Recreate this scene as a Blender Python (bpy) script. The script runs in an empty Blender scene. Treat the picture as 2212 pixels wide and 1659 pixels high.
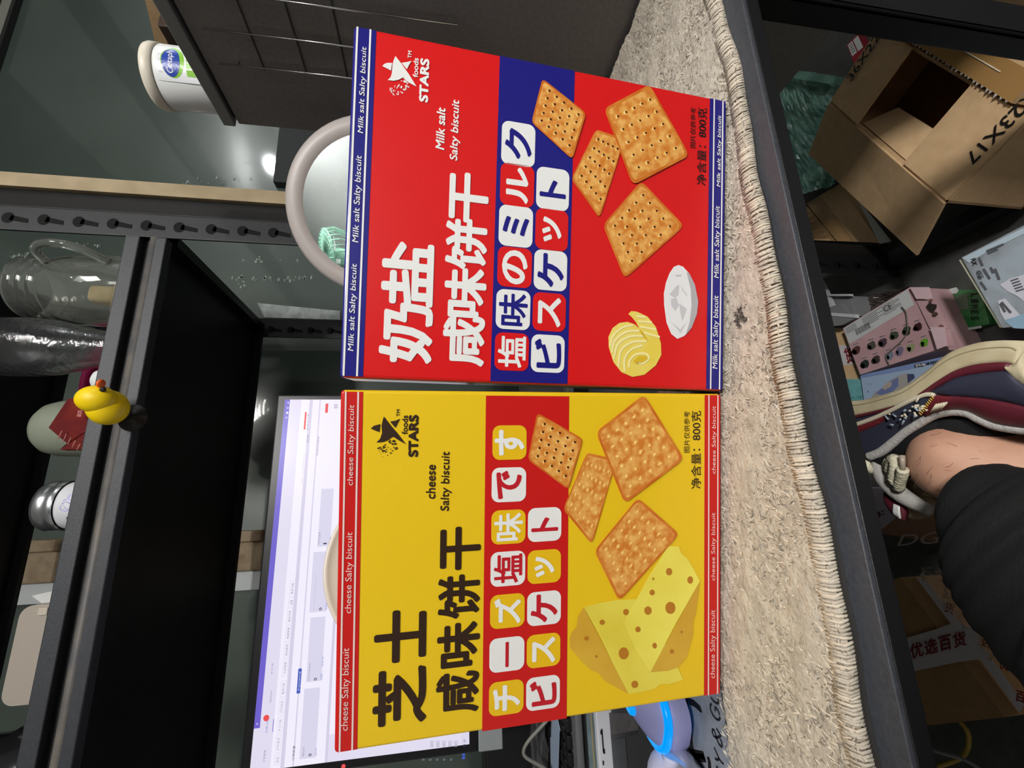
import bpy, bmesh, math, random
from mathutils import Vector, Matrix, geometry

# ------------------------------------------------------------------ camera, world, lights, exposure
SC = bpy.context.scene
COL = SC.collection
FL = 950.0                                   # focal length in pixels of the 2212 x 1659 frame
EYE = Vector((0.0, 0.0, 0.99))               # the phone is held 99 cm above the floor
AX_R = Vector((0.9678, -0.2517, 0.0052))     # to the photographer's right
AX_D = Vector((-0.0360, -0.1589, -0.9866))   # down
AX_F = Vector((0.2492, 0.9547, -0.1628))     # forward
cam_data = bpy.data.cameras.new('camera')
cam_data.sensor_width = 36.0
cam_data.lens = FL / 2212.0 * 36.0
cam_data.clip_start = 0.01
cam = bpy.data.objects.new('camera', cam_data)
COL.objects.link(cam)
# the phone is turned a quarter: the frame's right is the world's down, the frame's up is the photographer's right
_x, _y, _z = AX_D.normalized(), AX_R.normalized(), -AX_F.normalized()
cam.matrix_world = Matrix(((_x.x, _y.x, _z.x, EYE.x), (_x.y, _y.y, _z.y, EYE.y), (_x.z, _y.z, _z.z, EYE.z), (0, 0, 0, 1)))
SC.camera = cam

SC.view_settings.view_transform = 'Standard'
SC.view_settings.look = 'None'
SC.view_settings.gamma = 1.0
SC.view_settings.use_curve_mapping = False
SC.view_settings.exposure = 0.0

world = bpy.data.worlds.new('World')
SC.world = world
world.use_nodes = True
world.node_tree.nodes['Background'].inputs[0].default_value = (0.8, 0.9, 1.0, 1)
world.node_tree.nodes['Background'].inputs[1].default_value = 0.08


def area_light(name, loc, target, size, power, color=(1, 1, 1), size_y=None):
    d = bpy.data.lights.new(name, 'AREA')
    d.energy = power
    d.color = color
    d.shape = 'RECTANGLE'
    d.size = size
    d.size_y = size_y or size
    o = bpy.data.objects.new(name, d)
    COL.objects.link(o)
    o.location = loc
    o.rotation_euler = (Vector(target) - Vector(loc)).to_track_quat('-Z', 'Y').to_euler()
    return o


area_light('ceiling_panel_light', (0.66, -0.60, 2.37), (0.30, -0.12, 0.6), 0.36, 20, (1.0, 0.975, 0.94))
area_light('added_rear_light', (0.45, -1.75, 2.37), (0.42, -1.25, 0.2), 0.36, 92, (1.0, 0.98, 0.95))  # unseen lamp added at the rear to light the cartons under the desk
_d = bpy.data.lights.new('hanging_bulb_light', 'POINT')
_d.energy = 40
_d.color = (0.95, 0.98, 1.0)
_d.shadow_soft_size = 0.04
_o = bpy.data.objects.new('hanging_bulb_light', _d)
COL.objects.link(_o)
_o.location = (2.5, -0.45, 2.25)


# ------------------------------------------------------------------ helpers
def ray(px, py):
    """Direction from the phone through a point of the photograph."""
    return AX_R * ((829.5 - py) / FL) + AX_D * ((px - 1106.0) / FL) + AX_F


def at_y(px, py, y):
    d = ray(px, py)
    return EYE + d * ((y - EYE.y) / d.y)


def at_z(px, py, z):
    d = ray(px, py)
    return EYE + d * ((z - EYE.z) / d.z)


def at_x(px, py, x):
    d = ray(px, py)
    return EYE + d * ((x - EYE.x) / d.x)


def at_d(px, py, dist):
    """Point at a given forward distance from the phone."""
    return EYE + ray(px, py) * dist


def lin(c):
    r = []
    for v in c[:3]:
        v = v / 255.0
        r.append(v / 12.92 if v <= 0.04045 else ((v + 0.055) / 1.055) ** 2.4)
    return (r[0], r[1], r[2], 1.0)


MATS = {}


def mat(name, rgb, rough=0.5, metal=0.0, spec=0.5, noise=None, bump=None, coat=0.0, emit=0.0, trans=0.0, ior=1.45, alpha=1.0):
    if name in MATS:
        return MATS[name]
    m = bpy.data.materials.new(name)
    m.use_nodes = True
    nt = m.node_tree
    b = nt.nodes['Principled BSDF']
    b.inputs['Base Color'].default_value = lin(rgb)
    b.inputs['Roughness'].default_value = rough
    b.inputs['Metallic'].default_value = metal
    b.inputs['Specular IOR Level'].default_value = spec
    b.inputs['Coat Weight'].default_value = coat
    b.inputs['Coat Roughness'].default_value = 0.12
    b.inputs['IOR'].default_value = ior
    b.inputs['Transmission Weight'].default_value = trans
    b.inputs['Alpha'].default_value = alpha
    if emit:
        b.inputs['Emission Color'].default_value = lin(rgb)
        b.inputs['Emission Strength'].default_value = emit
    tc = None
    if noise or bump:
        tc = nt.nodes.new('ShaderNodeTexCoord')
    if noise:
        scale, rgb2, lo, hi = noise
        n = nt.nodes.new('ShaderNodeTexNoise')
        n.inputs['Scale'].default_value = scale
        n.inputs['Detail'].default_value = 5
        nt.links.new(tc.outputs['Object'], n.inputs['Vector'])
        r = nt.nodes.new('ShaderNodeValToRGB')
        r.color_ramp.elements[0].position = lo
        r.color_ramp.elements[1].position = hi
        r.color_ramp.elements[0].color = lin(rgb)
        r.color_ramp.elements[1].color = lin(rgb2)
        nt.links.new(n.outputs['Fac'], r.inputs['Fac'])
        nt.links.new(r.outputs['Color'], b.inputs['Base Color'])
    if bump:
        n2 = nt.nodes.new('ShaderNodeTexNoise')
        n2.inputs['Scale'].default_value = bump[0]
        n2.inputs['Detail'].default_value = 4
        nt.links.new(tc.outputs['Object'], n2.inputs['Vector'])
        bp = nt.nodes.new('ShaderNodeBump')
        bp.inputs['Strength'].default_value = bump[1]
        bp.inputs['Distance'].default_value = 0.002
        nt.links.new(n2.outputs['Fac'], bp.inputs['Height'])
        nt.links.new(bp.outputs['Normal'], b.inputs['Normal'])
    MATS[name] = m
    return m


class MB:
    """Collects shapes of one or several materials and links them as ONE mesh object."""

    def __init__(self):
        self.v, self.f, self.mi, self.ms, self.sm = [], [], [], [], []

    def add(self, verts, faces, m, smooth=False):
        if m not in self.ms:
            self.ms.append(m)
        k = self.ms.index(m)
        o = len(self.v)
        self.v += [Vector(p) for p in verts]
        for f in faces:
            self.f.append([i + o for i in f])
            self.mi.append(k)
            self.sm.append(smooth)
        return self

    def box(self, lo, hi, m, bev=0.0):
        x0, y0, z0 = lo
        x1, y1, z1 = hi
        if bev <= 0:
            v = [(x0, y0, z0), (x1, y0, z0), (x1, y1, z0), (x0, y1, z0), (x0, y0, z1), (x1, y0, z1), (x1, y1, z1), (x0, y1, z1)]
            f = [(0, 3, 2, 1), (4, 5, 6, 7), (0, 1, 5, 4), (1, 2, 6, 5), (2, 3, 7, 6), (3, 0, 4, 7)]
            return self.add(v, f, m)
        bm = bmesh.new()
        bmesh.ops.create_cube(bm, size=1.0)
        for q in bm.verts:
            q.co = Vector((x0 + (q.co.x + .5) * (x1 - x0), y0 + (q.co.y + .5) * (y1 - y0), z0 + (q.co.z + .5) * (z1 - z0)))
        bmesh.ops.bevel(bm, geom=bm.edges[:], offset=bev, segments=3, affect='EDGES', profile=0.5)
        return self.bm(bm, m)

    def bm(self, bm, m, smooth=False):
        bm.verts.index_update()
        v = [q.co.copy() for q in bm.verts]
        f = [[q.index for q in g.verts] for g in bm.faces]
        bm.free()
        return self.add(v, f, m, smooth)

    def hexa(self, top, bot, m):
        """Solid between two quads listed in the same order."""
        v = list(top) + list(bot)
        f = [(0, 1, 2, 3), (7, 6, 5, 4), (0, 4, 5, 1), (1, 5, 6, 2), (2, 6, 7, 3), (3, 7, 4, 0)]
        return self.add(v, f, m)

    def poly(self, pts, m):
        """Flat polygon, concave allowed."""
        pts = [Vector(p) for p in pts]
        n = Vector((0, 0, 0))
        for i in range(len(pts)):
            a, b = pts[i], pts[(i + 1) % len(pts)]
            n += a.cross(b)
        tris = geometry.tessellate_polygon([pts])
        out = []
        for t in tris:
            a, b, c = [pts[i] for i in t]
            if (b - a).cross(c - a).dot(n) < 0:
                t = (t[0], t[2], t[1])
            out.append(tuple(t))
        return self.add(pts, out, m)

    def tube(self, path, rad, m, seg=10, closed=False, caps=True, smooth=True):
        path = [Vector(p) for p in path]
        n = len(path)
        rads = rad if isinstance(rad, (list, tuple)) else [rad] * n
        v, f = [], []
        up = None
        for i, p in enumerate(path):
            if closed:
                t = path[(i + 1) % n] - path[i - 1]
            else:
                t = path[min(i + 1, n - 1)] - path[max(i - 1, 0)]
            t.normalize()
            if up is None:
                up = Vector((0, 0, 1)) if abs(t.z) < 0.9 else Vector((1, 0, 0))
            a = (up - t * up.dot(t)).normalized()
            up = a
            b = t.cross(a)
            for k in range(seg):
                w = 2 * math.pi * k / seg
                v.append(p + (a * math.cos(w) + b * math.sin(w)) * rads[i])
        for i in range(n if closed else n - 1):
            j = (i + 1) % n
            for k in range(seg):
                l = (k + 1) % seg
                f.append((i * seg + k, i * seg + l, j * seg + l, j * seg + k))
        if caps and not closed:
            f.append(tuple(range(seg - 1, -1, -1)))
            f.append(tuple((n - 1) * seg + k for k in range(seg)))
        return self.add(v, f, m, smooth)

    def lathe(self, prof, m, seg=40, center=(0, 0, 0), frame=None, smooth=True, arc=2 * math.pi):
        """Revolve (radius, height) points about the local z axis of frame."""
        fr = frame or Matrix.Identity(3)
        c = Vector(center)
        v, f = [], []
        full = arc > 6.28
        n = seg if full else seg + 1
        for r, h in prof:
            for k in range(n):
                w = arc * k / seg
                v.append(c + fr @ Vector((r * math.cos(w), r * math.sin(w), h)))
        for i in range(len(prof) - 1):
            for k in range(seg):
                l = (k + 1) % n
                f.append((i * n + k, i * n + l, (i + 1) * n + l, (i + 1) * n + k))
        return self.add(v, f, m, smooth)

    def ball(self, c, r, m, frame=None, seg=24, rings=14):
        """Ellipsoid with semi-axes r along the frame's axes."""
        fr = frame or Matrix.Identity(3)
        c = Vector(c)
        rr = r if isinstance(r, (list, tuple)) else (r, r, r)
        v, f = [], []
        for i in range(rings + 1):
            th = math.pi * i / rings
            for k in range(seg):
                w = 2 * math.pi * k / seg
                v.append(c + fr @ Vector((rr[0] * math.sin(th) * math.cos(w), rr[1] * math.sin(th) * math.sin(w), rr[2] * math.cos(th))))
        for i in range(rings):
            for k in range(seg):
                l = (k + 1) % seg
                f.append((i * seg + k, (i + 1) * seg + k, (i + 1) * seg + l, i * seg + l))
        return self.add(v, f, m, True)

    def build(self, name, parent=None, matrix=None):
        me = bpy.data.meshes.new(name)
        me.from_pydata([tuple(p) for p in self.v], [], self.f)
        for m in self.ms:
            me.materials.append(m)
        me.polygons.foreach_set('material_index', self.mi)
        me.polygons.foreach_set('use_smooth', self.sm)
        me.update()
        o = bpy.data.objects.new(name, me)
        COL.objects.link(o)
        if parent is not None:
            o.parent = parent
        if matrix is not None:
            o.matrix_local = matrix
        return o


def tag(o, label, cat, group=None):
    o['label'] = label
    o['category'] = cat
    if group:
        o['group'] = group
    return o


def thing(name, label, cat, loc=(0, 0, 0), matrix=None, group=None):
    o = bpy.data.objects.new(name, None)
    o.empty_display_size = 0.03
    COL.objects.link(o)
    if matrix is not None:
        o.matrix_world = matrix
    else:
        o.location = loc
    return tag(o, label, cat, group)


def sub(mb, name, root):
    """Link world-space shapes as a part of a thing whose Empty stands at its base without rotation."""
    loc = root.location if root.parent is None else Vector((0, 0, 0))
    mb.v = [p - loc for p in mb.v]
    return mb.build(name, root)


def struct(mb, name, parent=None):
    o = mb.build(name, parent)
    o['kind'] = 'structure'
    return o


_TXT = {}


def glyphs(s, shear=0.0):
    """Flat triangulated outline of a line of text: (points, faces, bounding box)."""
    key = (s, shear)
    if key in _TXT:
        return _TXT[key]
    cu = bpy.data.curves.new('lettering', 'FONT')
    cu.body = s
    cu.shear = shear
    cu.fill_mode = 'FRONT'
    cu.resolution_u = 4
    o = bpy.data.objects.new('lettering', cu)
    COL.objects.link(o)
    dg = bpy.context.evaluated_depsgraph_get()
    me = bpy.data.meshes.new_from_object(o.evaluated_get(dg))
    v = [p.co.xy.copy() for p in me.vertices]
    f = [tuple(p.vertices) for p in me.polygons]
    bpy.data.objects.remove(o)
    bpy.data.curves.remove(cu)
    bpy.data.meshes.remove(me)
    x0, x1 = min(p.x for p in v), max(p.x for p in v)
    y0, y1 = min(p.y for p in v), max(p.y for p in v)
    _TXT[key] = (v, f, (x0, y0, x1, y1))
    return _TXT[key]


def write(mb, s, m, origin, ex, ey, bold=0.0, shear=0.0):
    """Fit a line of text into the rectangle at origin (lower left) spanned by the vectors ex and ey.
    A bold line is overprinted a few times round a small circle."""
    v, f, (x0, y0, x1, y1) = glyphs(s, shear)
    o, ex, ey = Vector(origin), Vector(ex), Vector(ey)
    n = ex.cross(ey)
    b = bold
    x0, y0, x1, y1 = x0 - b, y0 - b, x1 + b, y1 + b
    shifts = [(0, 0)] if b < .004 else [(b * math.cos(k * math.pi / 4), b * math.sin(k * math.pi / 4)) for k in range(8)] + [(0, 0)]
    nn = n.normalized() * 2e-6
    for k, (sx, sy) in enumerate(shifts):
        pts = [o + ex * ((p.x + sx - x0) / max(x1 - x0, 1e-6)) + ey * ((p.y + sy - y0) / max(y1 - y0, 1e-6)) + nn * k for p in v]
        if k == 0 and f:
            q, r, t = [pts[i] for i in f[0][:3]]
            if (r - q).cross(t - q).dot(n) < 0:
                f = [tuple(reversed(g)) for g in f]
        mb.add(pts, f, m)
    return mb


def rot_frame(z_axis, hint=(0, 0, 1)):
    """3x3 frame whose z axis is the given direction."""
    z = Vector(z_axis).normalized()
    h = Vector(hint)
    if abs(z.dot(h.normalized())) > 0.98:
        h = Vector((1, 0, 0))
    x = h.cross(z).normalized()
    y = z.cross(x)
    return Matrix(((x.x, y.x, z.x), (x.y, y.y, z.y), (x.z, y.z, z.z)))


def resample(pts, n):
    pts = [Vector(p) for p in pts]
    L = [0.0]
    for i in range(1, len(pts)):
        L.append(L[-1] + (pts[i] - pts[i - 1]).length)
    out = []
    j = 0
    for k in range(n):
        t = L[-1] * k / (n - 1)
        while j < len(L) - 2 and L[j + 1] < t:
            j += 1
        u = (t - L[j]) / max(L[j + 1] - L[j], 1e-9)
        out.append(pts[j].lerp(pts[j + 1], u))
    return out


def smooth_path(pts, n=8):
    """Catmull-Rom through the points."""
    P = [Vector(p) for p in pts]
    P = [P[0] * 2 - P[1]] + P + [P[-1] * 2 - P[-2]]
    out = []
    for i in range(1, len(P) - 2):
        for k in range(n):
            t = k / n
            a, b, c, d = P[i - 1], P[i], P[i + 1], P[i + 2]
            out.append(0.5 * ((2 * b) + (c - a) * t + (2 * a - 5 * b + 4 * c - d) * t * t + (3 * b - a - 3 * c + d) * t ** 3))
    out.append(P[-2])
    return out


Z0 = 0.99                                     # heights below are written relative to the phone where noted
random.seed(7)

M_BLACK = mat('black_powder_coat', (26, 26, 28), 0.42, bump=(900, 0.15))
M_STEEL = mat('dark_grey_powder_coat', (64, 66, 72), 0.45, noise=(260, (72, 74, 80), .35, .65), bump=(900, 0.2))
M_RAIL = mat('rail_powder_coat', (50, 52, 57), 0.45, noise=(260, (58, 60, 65), .35, .65), bump=(900, 0.2))
M_CARD = mat('lightened_cardboard', (224, 188, 144), 0.8, noise=(60, (212, 176, 132), .3, .7), bump=(300, 0.15))  # tone raised to make up for light missing under the desk
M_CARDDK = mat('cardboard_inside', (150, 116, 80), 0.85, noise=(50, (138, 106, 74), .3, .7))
M_WHITE = mat('white_print', (240, 240, 238), 0.35)
M_INK = mat('black_ink', (22, 18, 18), 0.6)
M_BROWNINK = mat('dark_brown_print', (52, 34, 22), 0.4)
M_GLASS = mat('clear_glass', (236, 238, 232), 0.04, trans=.95, ior=1.45)
M_TAPE = mat('white_tape', (215, 210, 212), 0.3)
M_REDINK = mat('dark_red_ink', (130, 25, 40), 0.5)

# ------------------------------------------------------------------ the room
M_WALLG = mat('dark_green_glossy_wall', (78, 89, 83), 0.34, noise=(3.0, (70, 81, 75), .35, .65), coat=0.8)
M_WALLG.node_tree.nodes['Principled BSDF'].inputs['Coat Roughness'].default_value = 0.05
M_WALLG.node_tree.nodes['Principled BSDF'].inputs['Coat IOR'].default_value = 2.0
M_WALLW = mat('white_room_wall', (205, 205, 200), 0.8, noise=(6, (198, 198, 194), .3, .7))
M_FLOOR = mat('dark_grey_floor', (84, 84, 82), 0.6, noise=(30, (72, 72, 70), .35, .65), bump=(120, 0.1))
RB = 1.30                                     # back wall
struct(MB().box((-2.0, -2.2, -0.06), (3.2, RB + .1, 0.0), M_FLOOR), 'floor')
struct(MB().box((-2.0, -2.2, 2.45), (3.2, RB + .1, 2.80), M_WALLW), 'ceiling')
struct(MB().box((-2.0, RB, 0.0), (3.2, RB + .1, 2.45), M_WALLG), 'wall_back')
struct(MB().box((-2.0, -2.2, 0.0), (3.2, -2.1, 2.45), mat('grey_room_wall', (150, 152, 150), 0.8, noise=(6, (144, 146, 144), .3, .7))), 'wall_front')
struct(MB().box((-2.1, -2.2, 0.0), (-2.0, RB + .1, 2.45), M_WALLW), 'wall_left')
struct(MB().box((3.2, -2.2, 0.0), (3.3, RB + .1, 2.45), M_WALLW), 'wall_right')
M_OLDWOOD = mat('worn_wood_trim', (150, 132, 106), 0.7, noise=(26, (112, 88, 64), .45, .7), bump=(60, 0.3))
M_TRIMW = mat('cream_trim', (176, 168, 152), 0.6)
# door frame on the back wall behind the rack: worn wood with a white strip
mb = MB()
mb.box((-0.155, RB - .03, 0.0), (-0.06, RB - .001, 2.3), M_OLDWOOD, 0.004)
mb.box((-0.085, RB - .04, 0.0), (-0.058, RB - .001, 2.3), M_OLDWOOD, 0.004)
mb.box((-0.200, RB - .02, 0.0), (-0.155, RB - .001, 2.3), mat('white_strip_paint', (196, 200, 200), 0.6))
struct(mb, 'trim_1')
mb = MB()
mb.box((1.0, RB - .02, 2.372), (3.2, RB - .001, 2.449), M_TRIMW, 0.004)
mb.box((1.0, RB - .02, 2.363), (3.2, RB - .001, 2.372), mat('dark_trim_line', (36, 36, 36), .5))
mb.box((1.0, RB - .02, 2.338), (3.2, RB - .001, 2.363), mat('grey_trim_line', (140, 138, 130), .5))
mb.box((1.0, RB - .02, 2.328), (3.2, RB - .001, 2.338), mat('dark_trim_line', (36, 36, 36), .5))
struct(mb, 'trim_2')
# old adhesive marks on the wall
M_GLUE = mat('dried_glue', (165, 172, 166), 0.7, noise=(40, (110, 120, 114), .4, .6))
mb = MB()
rg = random.Random(3)
for (x0, y0, x1, y1, n) in ((20, 545, 75, 560, 9), (85, 525, 235, 532, 22), (560, 545, 565, 580, 4), (500, 560, 720, 566, 12), (500, 598, 690, 606, 26), (515, 605, 528, 622, 6), (385, 392, 420, 398, 5), (395, 383, 590, 400, 10)):
    for k in range(n):
        px = rg.uniform(x0, x1)
        py = rg.uniform(y0, y1)
        c = at_y(px, py, RB - .0012)
        s = rg.uniform(.003, .011)
        q = [c + Vector((s * rg.uniform(.3, 1) * math.cos(a), 0, s * .6 * rg.uniform(.3, 1) * math.sin(a))) for a in [i * 1.05 for i in range(6)]]
        mb.poly(q, M_GLUE)
o = mb.build('glue_marks')
o['kind'] = 'stuff'
tag(o, 'dried white glue marks scattered on the dark green wall', 'glue marks')
p = [at_y(556, 655, RB - .001), at_y(735, 672, RB - .001), at_y(735, 691, RB - .001), at_y(572, 686, RB - .001)]
pf = [q + Vector((0, -.002, 0)) for q in p]
o = MB().hexa(pf, p, mat('white_tape_strip', (190, 196, 196), .6, noise=(30, (150, 158, 156), .4, .6))).build('tape_strip')
tag(o, 'long white tape strip stuck on the green wall beside the rear rack post', 'tape')

# ceiling: dark beams run away from the window side, a lamp panel and a bare hanging bulb
M_BEAM = mat('dark_ceiling_beam', (44, 46, 46), .7)
struct(MB().box((1.94, -2.1, 2.444), (2.14, RB, 2.4495), M_BEAM), 'trim_3')
struct(MB().box((0.90, -2.1, 2.444), (1.46, RB, 2.4495), M_BEAM), 'trim_4')
for y_, lb in ((-.60, 'square white ceiling lamp nearer the desk'), (-1.75, 'added square lamp near the front wall, put in to light the cartons')):  # the rear one is added to light the cartons
    t = thing('ceiling_light', lb, 'lamp', (.66 if y_ > -1 else .45, y_, 2.45), group='square ceiling lamps')
    MB().box((-.22, -.22, -.06), (.22, .22, 0), mat('lamp_housing', (235, 235, 235), .5), 0.008).build('housing', t)
    MB().box((-.19, -.19, -.064), (.19, .19, -.06), mat('lamp_diffuser', (255, 252, 244), .4, emit=3.0)).build('diffuser', t)
t = thing('hanging_bulb', 'bare bulb hanging on a cord at the right of the room', 'lamp', (2.5, -.45, 2.45))
MB().ball((0, 0, -.20), [.028, .028, .034], mat('bulb_glass', (255, 255, 255), .3, emit=90.0)).build('bulb', t)
MB().tube([(0, 0, 0), (0, 0, -.14)], .004, M_BLACK, 8).tube([(0, 0, -.13), (0, 0, -.165)], .02, M_BLACK, 12).build('cord', t)

# ------------------------------------------------------------------ desk
DT = Z0 - 0.256                               # desk top
t = thing('desk', 'black steel-framed desk under the cream fuzzy mat', 'desk', (0, .48, 0))
sub(MB().box((-1.05, .2475, DT - .004), (.50, .715, DT), M_STEEL, 0.001).box((-1.05, .2470, DT - .016), (.50, .715, DT - .0035), M_BLACK, 0.001), 'tabletop', t)
mb = MB()
mb.box((-1.04, .2700, DT - .036), (.49, .285, DT - .014), M_BLACK, 0.002)
mb.box((-1.04, .68, DT - .036), (.49, .705, DT - .014), M_BLACK, 0.002)
mb.box((.445, .285, DT - .036), (.49, .68, DT - .014), M_BLACK)
sub(mb, 'frame', t)
for x0, x1, y0, y1 in ((.432, .475, .252, .276), (-1.04, -.97, .252, .276), (-1.04, -.97, .68, .705)):
    mb = MB()
    mb.box((x0, y0, 0.0), (x1, y0 + .006, DT - .0145), M_BLACK, 0.002)
    mb.box((x0, y0, 0.0), (x0 + .006, y1, DT - .0145), M_BLACK, 0.002)
    sub(mb, 'leg', t)
mb = MB()
mb.box((.446, .280, 0.012), (.476, .70, 0.050), M_BLACK, 0.003)
sub(mb, 'floor_rail', t)

# ------------------------------------------------------------------ rack behind the desk
RF, RR = 0.72, 1.14
t = thing('storage_rack', 'black slotted-angle shelving rack standing behind the desk', 'shelving rack', (0, .93, 0))


M_POST = mat('post_powder_coat', (31, 32, 35), 0.5, noise=(260, (37, 38, 41), .35, .65))
M_HOLE = mat('slot_opening', (4, 4, 5), 0.9)
for (x0, xm, x1, y0, zt, yb) in ((.433, .478, .527, RF, 2.2, .03), (.418, .470, .476, RR, 2.2, .05), (-1.06, -1.01, -.98, RF, 2.2, .03), (-1.06, -1.01, -.98, RR, 2.2, .05)):
    mb = MB()
    mb.box((x0, y0, 0), (xm, y0 + .004, zt), M_POST, 0.0012)
    mb.add([(xm - .003, y0 - .0005, 0), (x1, y0 + yb, 0), (x1, y0 + yb, zt), (xm - .003, y0 - .0005, zt), (xm - .003, y0 + .004, 0), (x1 - .002, y0 + yb + .004, 0), (x1 - .002, y0 + yb + .004, zt), (xm - .003, y0 + .004, zt)],
           [(0, 1, 2, 3), (7, 6, 5, 4), (0, 4, 5, 1), (1, 5, 6, 2), (2, 6, 7, 3), (3, 7, 4, 0)], M_BLACK)
    post = sub(mb, 'post', t)
    mb = MB()
    z = .06
    xc = x0 + .021
    yy = y0 - .0006
    while z < zt:
        mb.poly([(xc + .0095 * math.cos(a), yy, z + .0085 * math.sin(a)) for a in [-math.pi * 2 * k / 16 for k in range(16)]][::-1], M_HOLE)
        mb.poly([(xc - .0035 - .004, yy, z - .028), (xc + .0035 - .004, yy, z - .028), (xc + .005, yy, z - .004), (xc - .004, yy, z - .002)], M_HOLE)
        z += .0485
    mb.v = [q - t.location for q in mb.v]
    mb.build('slot_holes', post)


def rack_shelf(zb, zt, name, top, rail=True):
    """Shelf board with a folded channel rail along its front."""
    sub(MB().box((-1.02, RF + .012, top - .014), (.47, RR + .01, top), M_BLACK), name, t)
    mb = MB()
    h = zt - zb
    mb.box((-1.02, RF - .002, zt - h * .36), (.4335, RF + .016, zt), M_RAIL, 0.002)
    mb.box((-1.02, RF + .012, zb + h * .3), (.4335, RF + .016, zt - h * .3), M_BLACK)  # groove back coloured black for the shade inside
    mb.tube([(-1.02, RF + .006, zb + h * .32), (.4335, RF + .006, zb + h * .32)], .0075, mat('lit_rail_lip', (112, 106, 98), .5, noise=(20, (84, 84, 86), .4, .65)), 12)  # paler lip: light caught on the roll is put into its colour
    mb.box((-1.02, RF + .000, zb), (.4335, RF + .018, zb + h * .30), M_RAIL, 0.002)
    sub(mb, 'front_rail', t)
    mb = MB()
    mb.box((-1.02, RR - .012, zb), (.43, RR, zt), M_BLACK)
    sub(mb, 'rear_rail', t)
    mb = MB()
    mb.box((.436, RF + .03, zb), (.452, RR, zt), M_BLACK)
    sub(mb, 'side_rail', t)


SH = Z0 + .474                                # top of the jar shelf's board
rack_shelf(Z0 + .4435, Z0 + .503, 'shelf_board', SH)
rack_shelf(Z0 + .855, Z0 + .915, 'shelf_board', Z0 + .885)
LS = Z0 - .214                                # board that carries the screen
sub(MB().box((-1.02, RF, LS - .012), (.43, RR + .01, LS), M_BLACK), 'shelf_board', t)
mb = MB()
mb.box((-1.02, RF - .004, LS - .016), (.4335, RF, LS), mat('teal_grey_edge', (110, 126, 130), .5, noise=(40, (96, 110, 114), .4, .6)))
mb.box((-1.02, RF - .0048, LS - .0075), (.4335, RF - .004, LS - .0055), mat('tan_edge_line', (150, 138, 104), .5))
sub(mb, 'board_edge', t)
o = MB().box((.530, RF + .025, 0.62), (.556, RF + .045, 2.2), mat('pale_batten_wood', (172, 154, 124), .7, noise=(14, (152, 134, 104), .4, .65))).build('wooden_batten')
tag(o, 'narrow pale wooden batten running up behind the front rack post', 'batten')

# ------------------------------------------------------------------ the two biscuit cartons
def homography(src, dst):
    A = []
    for (x, y), (u, v) in zip(src, dst):
        A.append([x, y, 1, 0, 0, 0, -u * x, -u * y, u])
        A.append([0, 0, 0, x, y, 1, -v * x, -v * y, v])
    n = 8
    for i in range(n):
        p = max(range(i, n), key=lambda r: abs(A[r][i]))
        A[i], A[p] = A[p], A[i]
        for r in range(n):
            if r != i:
                k = A[r][i] / A[i][i]
                for c in range(i, n + 1):
                    A[r][c] -= k * A[i][c]
    h = [A[i][n] / A[i][i] for i in range(n)] + [1.0]
    return h


class Carton:
    """A standing carton; its front is printed in layers a fraction of a millimetre proud of the card.
    P() turns a point of the photographed front into the front's own millimetre frame."""

    def __init__(self, corners, w, h, d, xd, dn, tl):
        self.w, self.h, self.d = w, h, d
        xd, dn = Vector(xd).normalized(), Vector(dn).normalized()
        aw = xd.cross(dn)
        aw.normalize()
        base = Vector(tl) + dn * h + xd * (w / 2) + EYE
        up = -dn
        self.m = Matrix(((xd.x, aw.x, up.x, base.x), (xd.y, aw.y, up.y, base.y), (xd.z, aw.z, up.z, base.z), (0, 0, 0, 1)))
        self.hm = homography(corners, [(0, 0), (1, 0), (1, 1), (0, 1)])

    def P(self, px, py, layer=1):
        h = self.hm
        q = h[6] * px + h[7] * py + 1
        a = (h[0] * px + h[1] * py + h[2]) / q
        b = (h[3] * px + h[4] * py + h[5]) / q
        return Vector(((a - .5) * self.w, -.00025 * layer, (1 - b) * self.h))

    def rect(self, x0, y0, x1, y1, layer):
        """x0,y0 upper left and x1,y1 lower right of the print, as photographed."""
        a, b = self.P(x0, y0, layer), self.P(x1, y1, layer)
        return a, b

    def text(self, mb, s, m, x0, y0, x1, y1, layer=3, bold=0.0, shear=0.0):
        a, b = self.rect(x0, y0, x1, y1, layer)
        write(mb, s, m, (a.x, a.y, b.z), (b.x - a.x, 0, 0), (0, 0, a.z - b.z), bold, shear)

    def panel(self, mb, x0, x1, z0, z1, layer, m):
        y = -.00025 * layer
        mb.add([(x0, y, z0), (x1, y, z0), (x1, y, z1), (x0, y, z1)], [(0, 1, 2, 3)], m)

    def shape(self, mb, pts, m, layer):
        q = [self.P(x, y, layer) for x, y in pts]
        n = Vector((0, 0, 0))
        for i in range(len(q)):
            n += q[i].cross(q[(i + 1) % len(q)])
        if n.y > 0:
            q.reverse()
        mb.poly(q, m)


def rounded(x0, z0, x1, z1, r, y, n=6):
    pts = []
    for cx, cz, a0 in ((x1 - r, z1 - r, 0), (x0 + r, z1 - r, 1), (x0 + r, z0 + r, 2), (x1 - r, z0 + r, 3)):
        for k in range(n + 1):
            a = (a0 + k / n) * math.pi / 2
            pts.append((cx + r * math.cos(a), y, cz + r * math.sin(a)))
    return pts


def disc(c, r, n=10):
    return [(c.x + r * math.cos(2 * math.pi * k / n), c.y, c.z + r * math.sin(2 * math.pi * k / n)) for k in range(n)]


def quad_at(q, a, b):
    return (q[0].lerp(q[1], a)).lerp(q[3].lerp(q[2], a), b)


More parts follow.
